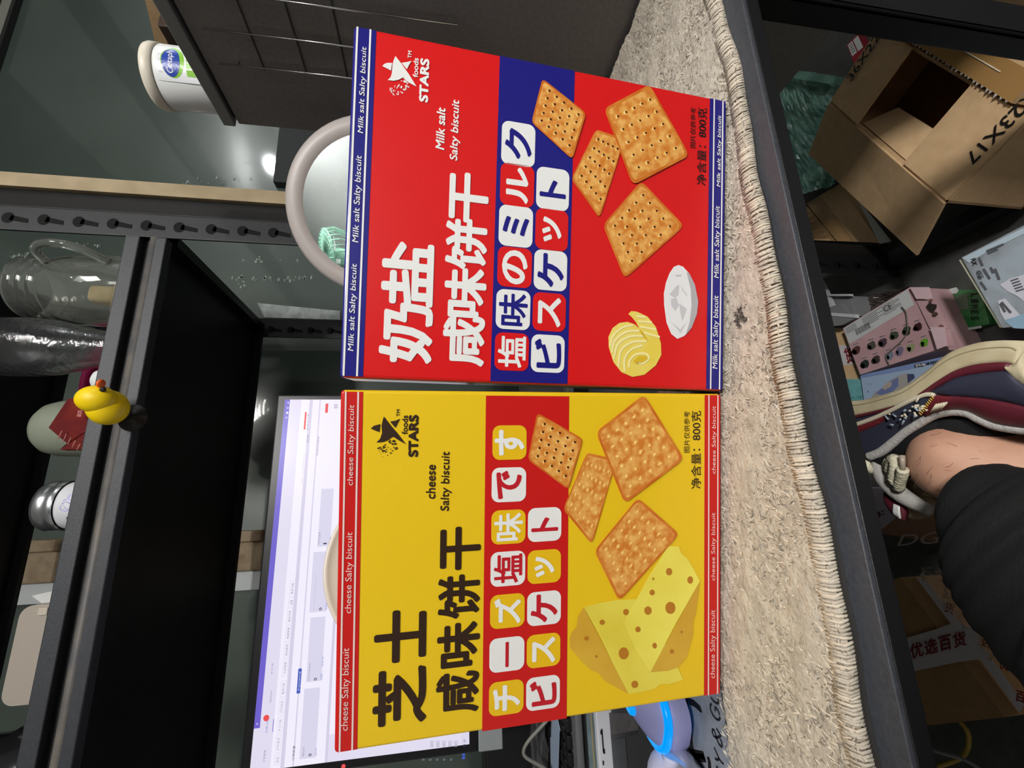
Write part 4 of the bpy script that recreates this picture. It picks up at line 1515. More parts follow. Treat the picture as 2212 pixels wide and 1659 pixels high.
def cyl_ellipse(cu, cz, ru, rv, r, m):
    n_ = 24
    for i in range(n_):
        a0, a1 = math.pi * 2 * i / n_, math.pi * 2 * (i + 1) / n_
        for j in range(4):
            s0, s1 = j / 4, (j + 1) / 4
            q_ = [(cu + ru * s * math.cos(a), cz + rv * s * math.sin(a)) for s, a in ((s0, a0), (s1, a0), (s1, a1), (s0, a1))]
            if j == 0:
                q_ = q_[1:]
            on_cyl(mb, c, r, fa, 0, q_, m)


cyl_ellipse(.001, zc_ - .0022, .0225, .0155, r_ + .0010, mat('label_green', (132, 190, 60), .3))
cyl_ellipse(.0, zc_, .0205, .0120, r_ + .0013, mat('label_blue', (34, 64, 160), .3))
gv, gf, (gx0, gy0, gx1, gy1) = glyphs('Cetaph', .1)
w_ = .031
vv = []
for p in gv:
    u = -w_ / 2 + w_ * (p.x - gx0) / (gx1 - gx0)
    ww = zc_ - .0050 + .0105 * (p.y - gy0) / (gy1 - gy0)
    vv.append((c.x + (r_ + .0016) * math.cos(fa + u / r_), c.y + (r_ + .0016) * math.sin(fa + u / r_), c.z + ww))
mb.add(vv, gf, M_WHITE)
for k in range(3):
    on_cyl(mb, c, r_ + .0011, fa, 0, [(-.018 + .010 * k, H - .077), (-.010 + .010 * k, H - .077), (-.010 + .010 * k, H - .063), (-.018 + .010 * k, H - .063)], MATS['label_green'])
for k in range(2):
    on_cyl(mb, c, r_ + .0011, fa, 0, [(-.016, H - .028 - .0024 * k), (.0, H - .028 - .0024 * k), (.010, H - .028 - .0024 * k), (.010, H - .027 - .0024 * k), (.0, H - .027 - .0024 * k), (-.016, H - .027 - .0024 * k)], mat('label_grey', (150, 152, 156), .4))
sub(mb, 'label', t)
p = [at_x(x, y, .80) for x, y in ((307, -25), (340, -25), (367, 125), (343, 125))]
o = MB().hexa(p, [q + Vector((.03, 0, 0)) for q in p], M_CARD).build('cardboard_strip')
tag(o, 'strip of brown cardboard leaning on the cabinet behind the lotion tub', 'cardboard')
lo_ = ct_ + .0006
pp = [at_x(348, 50, .78), at_x(400, 125, .78)]
o = MB().box((.775, min(pp[0].y, pp[1].y), lo_), (.80, max(pp[0].y, pp[1].y) + .02, pp[1].z + .012), mat('dark_brown_block', (56, 40, 32), .6), .002).build('dark_box')
tag(o, 'small dark brown box on the cabinet behind the lotion tub', 'box')
a, b = at_y(604, 270, RB - .03), at_y(700, 400, RB - .03)
o = MB().box((b.x, RB - .03, .95), (a.x, RB - .001, a.z), mat('black_panel', (12, 18, 17), .5)).build('wall_panel')
tag(o, 'black panel on the back wall between the mirror and the cabinet', 'panel')
a, b = at_y(704, 281, RB - .032), at_y(752, 297, RB - .032)
o = MB().box((b.x, RB - .034, b.z), (a.x, RB - .0302, a.z), mat('pale_green_card', (142, 180, 152), .6)).build('green_card')
tag(o, 'small pale green card stuck on the black wall panel', 'card')

# fan that shows in the mirror, on a tall white cupboard behind the photographer
mir = bpy.data.objects['makeup_mirror']
pm = at_y(713, 556, .555)
d = (pm - EYE).normalized()
rf = d - mn * (2 * d.dot(mn))
s = (-1.75 - pm.y) / rf.y
fp = pm + rf * s
t = thing('tall_cupboard', 'tall white cupboard behind the photographer with a mint fan on top', 'cupboard', (fp.x, -1.85, 0))
sub(MB().box((fp.x - .4, -2.09, 0), (fp.x + .4, -1.60, fp.z - .33), M_WHITE, .004), 'body', t)
for sgn in (-1, 1):
    sub(MB().box((fp.x + (.002 if sgn > 0 else -.398), -1.5995, .02), (fp.x + (.398 if sgn > 0 else -.002), -1.585, fp.z - .335), M_WHITE, .004), 'door', t)
M_MINT = mat('mint_plastic', (146, 196, 172), .45)
t = thing('mint_fan', 'small mint green fan reflected in the round mirror', 'fan', (fp.x, -1.75, fp.z - .33))
fr = rot_frame((.15, .6, 1.0))
mb = MB()
fc = Vector((fp.x, -1.75, fp.z - .18))
for r2 in (.03, .055, .075, .09):
    mb.tube([fc + fr @ Vector((r2 * math.cos(a), r2 * math.sin(a), .03)) for a in [i * math.pi / 16 for i in range(32)]], .002, M_MINT, 6, closed=True)
for i in range(30):
    a = i * math.pi / 15
    mb.tube([fc + fr @ Vector((.02 * math.cos(a), .02 * math.sin(a), .032)), fc + fr @ Vector((.09 * math.cos(a), .09 * math.sin(a), .03)), fc + fr @ Vector((.094 * math.cos(a), .094 * math.sin(a), .0)), fc + fr @ Vector((.08 * math.cos(a), .08 * math.sin(a), -.035))], .002, M_MINT, 5)
sub(mb, 'guard', t)
sub(MB().ball(fc + fr @ Vector((0, 0, -.01)), [.03, .03, .04], M_MINT, fr), 'motor', t)
mb = MB()
for k in range(5):
    a = k * 1.2566
    mb.add([fc + fr @ Vector(((.015 + .06 * u) * math.cos(a + w), (.015 + .06 * u) * math.sin(a + w), .012 + .012 * w)) for u, w in ((0, -.3), (1, -.35), (1, .45), (0, .3))], [(0, 1, 2, 3)], M_WHITE)
sub(mb, 'blades', t)
mb = MB()
mb.tube([Vector((fp.x, -1.75, fp.z - .325)), fc + fr @ Vector((0, 0, -.03))], .014, M_WHITE, 14)
mb.lathe([(0, 0), (.06, 0), (.06, .01), (.02, .02), (0, .02)], M_WHITE, 30, (fp.x, -1.75, fp.z - .3295))
sub(mb, 'stand', t)
t.scale = (2.1, 2.1, 2.1)

# ------------------------------------------------------------------ cartons and packets under the desk
def top_pts(px, z):
    return [at_z(x, y, z) for x, y in px]


def prism(px, z1, z0, m, mb=None):
    tp = top_pts(px, z1)
    mb = mb or MB()
    return mb.hexa(tp, [Vector((p.x, p.y, z0)) for p in tp], m)


def lay(mb, a, b, w, m, z):
    """Flat line on a level surface."""
    a, b = Vector(a), Vector(b)
    d = (b - a).normalized()
    n = Vector((-d.y, d.x, 0)) * w
    mb.add([a - n, b - n, b + n, a + n], [(0, 1, 2, 3)], m)


# open carton
zt = Z0 - .79
A, B = at_z(1795, 221, zt), at_z(2045, 438, zt)
u = (B - A).normalized()
w = Vector((u.y, -u.x, 0))
if w.y > 0:
    w = -w
E1 = at_z(1960, 85, zt + .01)
E2 = at_z(2185, 223, zt + .012)
dp = min((E1 - A).dot(w), (E2 - A).dot(w)) - .004
CB = .052                                     # the carton sits on the desk's floor rail
t = thing('open_carton', 'open brown carton with dimension print on its flaps under the desk', 'carton', ((A.x + B.x) / 2, (A.y + B.y) / 2, 0))
L = (B - A).length
C_, D_ = B + w * dp, A + w * dp
mb = MB()
th = .004


def wall(p, q, z0, z1, inn):
    p, q = Vector((p.x, p.y, 0)), Vector((q.x, q.y, 0))
    top = [p + Vector((0, 0, z1)), q + Vector((0, 0, z1)), q + inn * th + Vector((0, 0, z1)), p + inn * th + Vector((0, 0, z1))]
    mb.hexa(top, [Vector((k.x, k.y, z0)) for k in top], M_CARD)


wall(A, B, CB, zt, w)
wall(C_, D_, CB, zt, -w)
wall(B, C_, CB, zt, -u)
wall(D_, A, CB, zt, u)
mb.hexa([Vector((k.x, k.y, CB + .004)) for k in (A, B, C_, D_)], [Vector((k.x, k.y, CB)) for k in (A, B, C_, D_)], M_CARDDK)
sub(mb, 'body', t)
up = Vector((0, 0, 1))


def flap(p, q, d, ln, drop, nm='flap', txt=None, flip=False, rise=.0):
    e = (d * math.cos(drop) - up * math.sin(drop)) * ln
    nrm = (q - p).cross(e).normalized()
    if nrm.z < 0:
        nrm = -nrm
    p0, q0 = p + up * .0012, q + up * .0012
    top = [p0, q0, q0 + e, p0 + e]
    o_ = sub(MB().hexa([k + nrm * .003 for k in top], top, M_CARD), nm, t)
    if txt:
        m2 = MB()
        s_, ex, ey, org, h = txt
        write(m2, s_, M_INK, org + nrm * .0036, ex, ey, .012)
        m2.v = [k - t.location for k in m2.v]
        m2.build('printed_size', o_)
    return o_


f1 = A + w * (dp - .008) + u * .008
flap(A + u * .001 + w * .004, A + w * dp + u * .001, u, .104, math.radians(-2), txt=('36X22', w * .072, u * -.018, A + w * (dp - .080) + u * .026 + up * .0045, 0))
flap(B - u * .001 + w * .004, B + w * dp - u * .001, -u, .110, math.radians(-1), txt=('36X23X17', w * -.125, u * .020, B + w * .180 - u * .030 + up * .003, 0))
oe = top_pts(((1750, 332), (1985, 550)), Z0 - .85)
fl = [A, B, oe[1], oe[0]]
nrm = (B - A).cross(oe[0] - A).normalized()
nrm = nrm if nrm.z > 0 else -nrm
sub(MB().hexa([k + nrm * .004 for k in fl], fl, M_CARD), 'flap', t)
ins = [A + u * .104 + w * .006 + up * -.004, A + u * .25 + w * .006 + up * -.004, A + u * .225 + w * .05 + up * -.03, A + u * .125 + w * .045 + up * -.03]
sub(MB().hexa(ins, [k - up * .003 for k in ins], M_CARD), 'inner_flap', t)

# taped carton right in front of it
zt2 = zt + .012
E1, E2 = at_z(1955, 80, zt2), at_z(2185, 223, zt2)
ue = (E2 - E1).normalized()
we = Vector((ue.y, -ue.x, 0))
we = we if we.y < 0 else -we
t = thing('taped_carton', 'brown carton sealed with shiny brown tape behind the right desk leg', 'carton', ((E1.x + E2.x) / 2, (E1.y + E2.y) / 2, 0))
E1b = E1 - ue * .12
tp = [E1b, E2, E2 + we * .066, E1b + we * .20]
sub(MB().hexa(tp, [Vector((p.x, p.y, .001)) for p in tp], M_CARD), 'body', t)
mb = MB()
M_BTAPE = mat('brown_tape', (176, 136, 84), 0.2, coat=.5)
tb = [E1b + up * .0006, E2 + up * .0006, E2 + we * .034 + up * .0006, E1b + we * .034 + up * .0006]
mb.poly(tb, M_BTAPE)
mb.tube([E1.lerp(E2, .38) + we * .020 + up * .001, E1.lerp(E2, .80) + we * .020 + up * .001], .0009, mat('painted_tape_shine', (226, 214, 190), .1), 6)  # pale line paints the shine on the tape
for k in range(26):
    p = E1.lerp(E2, .02 + k / 27 + random.uniform(-.01, .01))
    mb.add([p + up * .0008, p + ue * .006 + up * .0008, p + ue * .003 - we * random.uniform(.002, .006) + up * .0004], [(0, 1, 2)], mat('torn_tape', (196, 186, 178), .5))
sub(mb, 'tape', t)

# small closed carton
t = thing('flattened_carton', 'flattened brown carton with pressed slots on the floor behind the rear rack post', 'carton', (at_z(1800, 470, 0).x, at_z(1800, 470, 0).y, 0))
px = ((1812, 398), (1901, 524), (1742, 518), (1690, 470))
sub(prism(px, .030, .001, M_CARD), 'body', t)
q = top_pts(px, .0306)
mb = MB()
mb.poly([q[0].lerp(q[3], .30), q[1].lerp(q[2], .30), q[1].lerp(q[2], .62), q[0].lerp(q[3], .62)], mat('tan_tape', (168, 134, 90), .4))
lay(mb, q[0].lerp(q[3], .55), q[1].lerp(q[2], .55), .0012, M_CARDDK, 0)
for k in range(7):
    a = q[0].lerp(q[1], .10 + k * .13)
    b = q[3].lerp(q[2], .10 + k * .13)
    lay(mb, a.lerp(b, .60) + up * .0003, a.lerp(b, .88) + up * .0003, .005, mat('pressed_cardboard', (160, 126, 86), .8), 0)
sub(mb, 'tape', t)
o = MB().hexa(top_pts(((1852, 430), (1868, 448), (1926, 521), (1900, 527)), .042), top_pts(((1852, 430), (1868, 448), (1926, 521), (1900, 527)), .0325), mat('white_card', (206, 206, 204), .7)).build('paper_scrap')
tag(o, 'white paper scrap caught between the flattened carton and the open one', 'paper')

# teal bag
M_TEAL = mat('teal_plastic', (128, 176, 160), .25, alpha=.92, noise=(18, (96, 142, 128), .4, .6), bump=(30, .8))
t = thing('teal_bag', 'crumpled translucent teal plastic bag on the floor behind the open carton', 'plastic bag', (.95, .85, 0))
mb = crumpled('x', top_pts(((1640, 140), (1832, 168), (1806, 398), (1700, 428)), .06), 26, .014, M_TEAL, seed=8)
sub(mb, 'sheet', t)
q = top_pts(((1640, 140), (1832, 168), (1820, 185), (1640, 158)), .085)
sub(MB().hexa(q, [p - up * .006 for p in q], M_TEAL), 'hem', t)
mb = MB()
for k in range(9):
    a = at_z(1668 + k * 8, 195 + (k % 3) * 3, .089)
    b = at_z(1682 + k * 8, 240 - (k % 2) * 14, .089)
    mb.tube(smooth_path([a, a.lerp(b, .5) + Vector((.006, 0, .003)), b], 4), .0018, mat('teal_emboss', (156, 204, 188), .2), 6)
sub(mb, 'embossing', t)
t = thing('red_white_packet', 'small red and white packet on the floor near the cabinet', 'packet', (at_z(1848, 105, .02).x, at_z(1848, 105, .02).y, 0))
px = ((1829, 96), (1853, 73), (1874, 118), (1846, 139))
sub(prism(px, .022, .001, mat('packet_red', (170, 30, 50), .4)), 'body', t)
q = top_pts(px, .0226)
mb = MB()
mb.poly([quad_at(q, a, b) for a, b in ((.06, .06), (.46, .06), (.46, .62), (.06, .62))], M_WHITE)
mb.poly([quad_at(q, a, b) for a, b in ((.54, .06), (.96, .06), (.96, .62), (.54, .62))], M_WHITE)
for k in range(4):
    mb.poly([quad_at((q[0] + up * .0003, q[1] + up * .0003, q[2] + up * .0003, q[3] + up * .0003), a, b) for a, b in ((.12, .14 + .11 * k), (.4, .14 + .11 * k), (.4, .18 + .11 * k), (.12, .18 + .11 * k))], mat('grey_print', (130, 126, 130), .5))
sub(mb, 'labels', t)


def g2(x, y):
    return (1760 + x / 5.927, 590 + y / 5.927)


# white paper tray
M_TRAY = mat('white_tray_card', (200, 202, 208), .6)
M_TRAYG = mat('grey_tray_card', (128, 128, 130), .7)
t = thing('paper_tray', 'folded white paper tray beside the foot of the rack post', 'paper tray', (at_z(1810, 650, .1).x, at_z(1810, 650, .1).y, 0))
sub(prism([g2(*p) for p in ((90, 285), (455, 292), (505, 545), (150, 530))], .105, .001, M_TRAYG), 'base', t)
for pl, m_ in ((((40, 80), (80, 100), (160, 268), (95, 290)), M_TRAY), (((140, 268), (443, 266), (445, 292), (150, 292)), M_TRAY), (((135, 498), (520, 528), (522, 572), (140, 540)), M_TRAY), (((150, 545), (515, 578), (345, 665), (190, 680)), M_TRAYG), (((95, 300), (170, 300), (230, 420), (140, 480)), M_TRAY), (((180, 440), (330, 385), (430, 520), (200, 505)), M_TRAYG)):
    q = top_pts([g2(*p) for p in pl], .118)
    sub(MB().hexa(q, [p - up * .010 for p in q], m_), 'fold', t)
o = crumpled('x', top_pts([g2(*p) for p in ((440, 330), (1230, 170), (1150, 260), (540, 590))], .06), 14, .008, mat('smoky_plastic', (78, 70, 68), .3, bump=(40, .8)), seed=5).build('smoky_bag')
tag(o, 'crumpled smoky plastic bag between the paper tray and the pink box', 'plastic bag')

# pink box
M_PINK = mat('pink_print', (206, 168, 172), .5, noise=(18, (196, 156, 160), .4, .6))
M_PINKL = mat('light_pink_card', (222, 190, 196), .5)
t = thing('pink_box', 'pink box with rows of small pictures and torn flaps beside the shoe', 'box', (at_z(1920, 720, .1).x, at_z(1920, 720, .1).y, 0))
zp_ = .11
px = [g2(*p) for p in ((360, 705), (1215, 180), (1560, 980), (580, 1300))]
sub(prism(px, zp_, .001, M_PINK), 'body', t)
q = top_pts(px, zp_ + .0005)
mb = MB()
mb.poly([quad_at(q, a, b) for a, b in ((0.01, .01), (.97, .01), (.97, .27), (0.01, .36))], mat('box_white_panel', (206, 208, 208), .5))
q = [p + up * .0003 for p in q]


def on(a, b, da, db, m_):
    mb.poly([quad_at(q, x, y) for x, y in ((a, b), (a + da, b), (a + da, b + db), (a, b + db))], m_)


M_GP = mat('small_print', (92, 94, 98), .5)
for k in range(14):
    on(.16 + .016 * k, .155, .008 if k % 3 else .011, .115, M_GP)
for k in range(6):
    on(.30, .035 + .030 * k, .22 if k % 2 else .30, .010, M_GP)
for k in range(7):
    on(.60, .03 + .026 * k, .24 if k % 3 else .17, .008, M_GP)
for k in range(4):
    on(.03, .04 + .032 * k, .17, .010, M_GP)
write(mb, 'CE', M_INK, quad_at(q, .62, .15), quad_at(q, .72, .15) - quad_at(q, .62, .15), quad_at(q, .62, .05) - quad_at(q, .62, .15), .0)
rg = random.Random(4)
cols = [(92, 58, 52), (84, 84, 74), (86, 66, 80), (70, 80, 62), (58, 70, 50), (66, 34, 40), (48, 52, 48), (70, 60, 58), (128, 136, 152), (126, 118, 142), (156, 164, 120), (104, 168, 52)]
spots = [(530, 990), (725, 930), (870, 890), (1015, 800), (1175, 740), (1315, 690), (640, 1165), (780, 1110), (950, 1060), (1085, 1000), (1230, 955), (1400, 890)]
for (x, y), cc in zip(spots, cols):
    m_ = mat('picture_%d_%d' % (x, y), cc, .5)
    for (ox, oy, s) in ((0, 0, 58), (22, -28, 34), (-26, 20, 34)):
        pts = [at_z(*g2(x + ox + s * rg.uniform(.75, 1.1) * math.cos(a), y + oy + s * rg.uniform(.75, 1.1) * math.sin(a)), zp_ + .0010 + .0002 * (ox > 0)) for a in [i * .70 for i in range(9)]]
        mb.poly(pts, m_)
    pl = [at_z(*g2(x - 40 + dx, y - 92 + dy), zp_ + .001) for dx, dy in ((0, 10), (70, -12), (76, 8), (4, 28))]
    mb.poly(pl, M_PINKL)
    lay(mb, pl[0].lerp(pl[3], .5) + up * .0004, pl[1].lerp(pl[2], .5) + up * .0004, .0008, M_GP, 0)
sub(mb, 'print', t)
for pl, zz_ in ((((1215, 180), (1450, 178), (1500, 330), (1300, 330)), .118), (((1290, 330), (1530, 350), (1700, 700), (1470, 700)), .112), (((1475, 690), (1650, 690), (1680, 930), (1565, 975)), .122), (((1650, 700), (1720, 720), (1778, 930), (1680, 940)), .112)):
    q = top_pts([g2(*p) for p in pl], zz_)
    sub(MB().hexa(q, [p - up * .003 for p in q], M_PINKL if zz_ > .115 else M_PINK), 'flap', t)
mb = MB()
for x, y, cc, s in ((1500, 440, (52, 44, 40), 75), (1540, 520, (86, 66, 54), 40), (1490, 345, (136, 92, 84), 28), (1620, 680, (128, 84, 76), 34)):
    m_ = mat('flap_picture_%d' % x, cc, .5)
    mb.poly([at_z(*g2(x + s * rg.uniform(.7, 1.1) * math.cos(a), y + s * .8 * rg.uniform(.7, 1.1) * math.sin(a)), .1165 if y > 350 else .119) for a in [i * .70 for i in range(9)]], m_)
sub(mb, 'flap_print', t)
o = MB().tube(smooth_path([at_z(*g2(*p), .1135) for p in ((1110, 430), (1165, 500), (1180, 620), (1185, 740), (1120, 860), (1010, 960), (930, 1040), (915, 1090), (960, 1190))], 6), .0011, mat('thin_grey_cord', (104, 98, 92), .5), 6).build('thin_cord')
tag(o, 'thin grey cord curling across the pink box', 'cord')

# blue box
t = thing('blue_box', 'pale blue toy brick box partly hidden under the shoe', 'box', (at_z(1930, 830, .1).x, at_z(1930, 830, .1).y, 0))
px = [g2(*p) for p in ((585, 1305), (1640, 1070), (1760, 1500), (630, 1625))]
sub(prism(px, .102, .001, mat('pale_blue_print', (168, 190, 218), .45)), 'body', t)
mb = MB()
zb = .1026
bp = lambda pl, m_, k=0: mb.poly(top_pts([g2(*p) for p in pl], zb + .0003 * k), m_)
bp(((585, 1305), (1640, 1070), (1645, 1130), (1230, 1225), (585, 1345)), mat('mid_blue_print', (134, 156, 204), .45))
bp(((725, 1590), (760, 1530), (850, 1480), (980, 1360), (1080, 1310), (1180, 1280), (1280, 1330), (1200, 1430), (1060, 1540), (900, 1590)), mat('print_beige', (176, 170, 166), .5), 1)
bp(((780, 1540), (860, 1470), (980, 1380), (1070, 1330), (1070, 1440), (1000, 1520), (880, 1570)), mat('print_slate', (114, 128, 176), .5), 2)
bp(((860, 1470), (910, 1410), (990, 1390), (980, 1450), (900, 1495)), mat('print_sand', (186, 174, 160), .5), 3)
bp(((1185, 1290), (1270, 1290), (1280, 1340), (1190, 1410)), mat('print_navy', (70, 76, 110), .5), 2)
for k in range(3):
    bp(((660 + 28 * k, 1410), (672 + 28 * k, 1398), (664 + 28 * k, 1412), (678 + 28 * k, 1428), (668 + 28 * k, 1428)), mat('print_steel', (120, 138, 168), .5), 1)
bp(((674, 1516), (682, 1506), (690, 1516), (682, 1526)), M_INK, 1)
bp(((1275, 1170), (1420, 1140), (1415, 1190), (1275, 1210)), M_INK, 1)
o1, o2, o3 = [at_z(*g2(*p), zb + .0008) for p in ((1410, 1148), (1285, 1172), (1412, 1186))]
write(mb, 'Brick', M_WHITE, o1, o2 - o1, o3 - o1, .02)
o1, o2, o3 = [at_z(*g2(*p), zb + .0008) for p in ((1575, 1112), (1430, 1145), (1570, 1160))]
write(mb, 'nice', M_INK, o1, o2 - o1, o3 - o1, .03)
o1, o2, o3 = [at_z(*g2(*p), zb + .0005) for p in ((690, 1560), (686, 1610), (676, 1560))]
sub(mb, 'print', t)

# carton and teal box at the left of the pink box
t = thing('tape_carton', 'brown carton with white tape and red lettering left of the pink box', 'carton', (at_z(1800, 770, .08).x, at_z(1800, 770, .08).y, 0))
px = [g2(*p) for p in ((60, 700), (380, 703), (590, 1350), (200, 1400))]
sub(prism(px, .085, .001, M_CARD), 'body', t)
q = top_pts(px, .0856)
mb = MB()
mb.poly([quad_at(q, a, b) for a, b in ((0, .34), (1, .34), (1, .72), (0, .72))], M_TAPE)
a, b, c = [quad_at([p + up * .0004 for p in q], *k) for k in ((.72, .70), (.98, .70), (.72, .40))]
write(mb, '货', M_REDINK, a, b - a, c - a, .03)
sub(mb, 'tape', t)
t = thing('teal_box', 'small turquoise box between the desk edge and the blue box', 'box', (at_z(1840, 842, .08).x, at_z(1840, 842, .08).y, 0))
px = [g2(*p) for p in ((300, 1358), (582, 1355), (622, 1625), (350, 1640))]
sub(prism(px, .095, .001, mat('turquoise_print', (128, 192, 194), .5, noise=(60, (112, 176, 180), .4, .6))), 'body', t)
mb = MB()
a, b, c = [at_z(*g2(*p), .0956) for p in ((420, 1612), (600, 1596), (418, 1585))]
write(mb, '.3x-//3', mat('dark_teal_ink', (40, 90, 90), .5), a, b - a, c - a)
sub(mb, 'lettering', t)

# green packet


def g6(x, y):
    return (2030 + x / 6.38, 480 + y / 6.38)


t = thing('green_packet', 'small green packet with stacked letters on the floor beside the pink box', 'packet', (at_z(2090, 670, .02).x, at_z(2090, 670, .02).y, 0))
px = [g6(*p) for p in ((62, 935), (560, 930), (690, 1400), (150, 1525))]
sub(prism(px, .016, .001, mat('green_foil', (46, 120, 62), .25, noise=(30, (96, 156, 100), .4, .62), bump=(60, .5))), 'pouch', t)
mb = MB()
q = top_pts(px, .0167)
mb.poly(top_pts([g6(*p) for p in ((62, 935), (230, 895), (262, 935), (240, 980), (75, 995))], .0175), mat('packet_white', (206, 212, 210), .4))
mb.poly(top_pts([g6(*p) for p in ((155, 1490), (570, 1425), (582, 1455), (165, 1528))], .017), MATS['packet_white'])
mb.poly(top_pts([g6(*p) for p in ((215, 1010), (380, 985), (400, 1190), (255, 1215))], .017), mat('packet_grey', (122, 140, 116), .4))
for s_, y in (('L', 1010), ('I', 1090), ('M', 1165), ('E', 1240), ('S', 1325)):
    a, b, c = [at_z(*g6(*p), .0174) for p in ((420, y - 28), (420 + 10, y + 26), (525, y - 34))]
    write(mb, s_, mat('packet_dark_green', (14, 48, 28), .4), a, b - a, c - a, .04)
sub(mb, 'print', t)

# pale blue and grey box in the foreground
t = thing('grey_blue_box', 'pale grey blue box with a barcode label in front of the rack foot', 'box', (.30, .52, 0))
px = ((2077, 556), (2240, 472), (2330, 690), (2166, 708))
M_GB = mat('grey_blue_print', (168, 180, 190), .45, noise=(16, (142, 146, 152), .42, .6))
sub(prism(px, .16, .001, M_GB), 'body', t)
mb = MB()
zg = .1606
gp = lambda pl, m_, k=0: mb.poly(top_pts([g6(*p) for p in pl], zg + .0003 * k), m_)
M_LBL = mat('label_lilac_white', (212, 212, 222), .4)
gp(((830, 860), (960, 780), (1161, 720), (1161, 1090), (1060, 1010), (930, 950)), M_LBL, 1)
gp(((800, 1080), (900, 1050), (1110, 1280), (900, 1350), (840, 1250)), M_LBL, 1)
gp(((890, 1360), (1150, 1260), (1200, 1470), (1020, 1460)), mat('label_sky', (150, 182, 206), .45), 1)
gp(((310, 490), (1161, 75), (1161, 160), (700, 380), (400, 560)), mat('label_pale_sky', (190, 208, 220), .45), 1)
for k in range(5):
    gp(((970 + 18 * k, 800 + 36 * k), (1080 + 20 * k, 765 + 36 * k), (1088 + 20 * k, 783 + 36 * k), (978 + 18 * k, 820 + 36 * k)), M_GP, 2)
for x0, y0, x1, y1 in ((640, 400, 880, 300), (660, 430, 800, 370), (760, 640, 820, 790), (540, 490, 590, 600), (520, 680, 560, 720), (530, 740, 570, 780), (600, 640, 690, 780), (700, 620, 740, 700), (850, 1100, 980, 1250), (830, 1120, 900, 1240), (560, 820, 640, 930)):
    a, b = at_z(*g6(x0, y0), zg + .0006), at_z(*g6(x1, y1), zg + .0006)
    lay(mb, a, b, .0016, M_GP, 0)
a, b, c = [at_z(*g6(*p), zg + .0006) for p in ((490, 680), (540, 790), (560, 650))]
write(mb, 'CE', M_GP, a, b - a, c - a, .0)
a, b, c = [at_z(*g6(*p), zg + .0006) for p in ((425, 510), (455, 600), (490, 490))]
write(mb, 'RX', M_INK, a, b - a, c - a, .03)
sub(mb, 'print', t)
mb = MB()
q = top_pts([g6(*p) for p in ((265, 520), (285, 512), (865, 1450), (830, 1452))], .155)
mb.hexa(q, [p - up * .12 for p in q], mat('cream_card_edge', (206, 204, 182), .6))
sub(mb, 'card_edge', t)

# ------------------------------------------------------------------ cartons at the far left under the desk
def g8(x, y):
    return (1850 + x / 2.865, 1080 + y / 2.865)


t = thing('wrapped_carton', 'brown carton wrapped with white tape printed in red characters', 'carton', (at_z(2040, 1420, .24).x, at_z(2040, 1420, .24).y, 0))
zc2 = .24
px = ((1905, 1262), (1944, 1247), (2171, 1549), (1975, 1570))
tq = top_pts(px, zc2)
lo4 = [Vector((p.x, p.y, .001)) for p in tq]
M_CARDW = mat('wrapped_cardboard', (176, 138, 96), 0.8, noise=(60, (164, 126, 86), .3, .7))  # darker, unlightened cardboard copy kept for the carton in shade
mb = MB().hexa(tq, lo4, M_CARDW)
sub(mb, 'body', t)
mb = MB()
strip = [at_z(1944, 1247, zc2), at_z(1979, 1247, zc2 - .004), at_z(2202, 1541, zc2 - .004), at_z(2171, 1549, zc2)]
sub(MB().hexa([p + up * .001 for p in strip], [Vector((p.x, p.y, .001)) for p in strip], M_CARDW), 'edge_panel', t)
mb = MB()
tape = top_pts([g8(*p) for p in ((280, 862), (490, 800), (600, 760), (760, 790), (770, 985), (640, 1000), (330, 1065), (300, 960))], zc2 + .0022)
mb.poly(tape, M_TAPE)
tape2 = top_pts([g8(*p) for p in ((370, 480), (440, 500), (640, 760), (860, 1010), (1040, 1260), (1010, 1320), (770, 990), (580, 760))], zc2 + .0026)
mb.poly(tape2, M_TAPE)
for i, s_ in enumerate('优选百货'):
    x = 340 + i * 88
    y = 985 - i * 22
    a, b, c = [at_z(*g8(*p), zc2 + .0032) for p in ((x, y), (x + 78, y - 20), (x - 12, y - 92))]
    write(mb, s_, M_REDINK, a, b - a, c - a, .02)
for s_, x, y in (('货', 540, 690), ('选', 770, 900), ('优', 880, 1040), ('百', 980, 1240)):
    a, b, c = [at_z(*g8(*p), zc2 + .0034) for p in ((x, y), (x + 60, y + 20), (x + 10, y - 66))]
    write(mb, s_, M_REDINK, a, b - a, c - a, .02)
sub(mb, 'tape', t)
o = crumpled('x', top_pts([g8(*p) for p in ((360, 420), (840, 400), (1120, 900), (800, 1000))], .30), 22, .016, mat('shiny_clear_wrap', (232, 232, 238), .06, trans=.9, ior=1.15, alpha=.42, bump=(26, 1.0)), seed=13).build('clear_wrap')
tag(o, 'crinkled clear plastic wrap over the carton with white tape', 'plastic wrap')

t = thing('lettered_carton', 'brown and white carton with pale letters behind the trouser leg', 'carton', (at_z(1990, 1130, .2).x, at_z(1990, 1130, .2).y, 0))
px = [g8(*p) for p in ((130, 205), (215, 105), (660, 60), (660, 290))]
sub(prism(px, .17, .001, mat('reddish_cardboard', (150, 112, 92), .8)), 'body', t)
px2 = [g8(*p) for p in ((60, -80), (200, -60), (250, 100), (128, 200))]
sub(prism(px2, .172, .001, mat('white_printed_card', (186, 176, 190), .6)), 'white_panel', t)
mb = MB()
a, b, c = [at_z(*g8(*p), .1712) for p in ((250, 285), (500, 268), (285, 215))]
write(mb, 'DG', mat('pale_carton_print', (196, 176, 168), .6), a, b - a, c - a, .0)
a, b, c = [at_z(*g8(*p), .1736) for p in ((112, 130), (175, 85), (100, 95))]
write(mb, '8:', mat('maroon_ink', (84, 40, 60), .6), a, b - a, c - a, .02)
sub(mb, 'lettering', t)
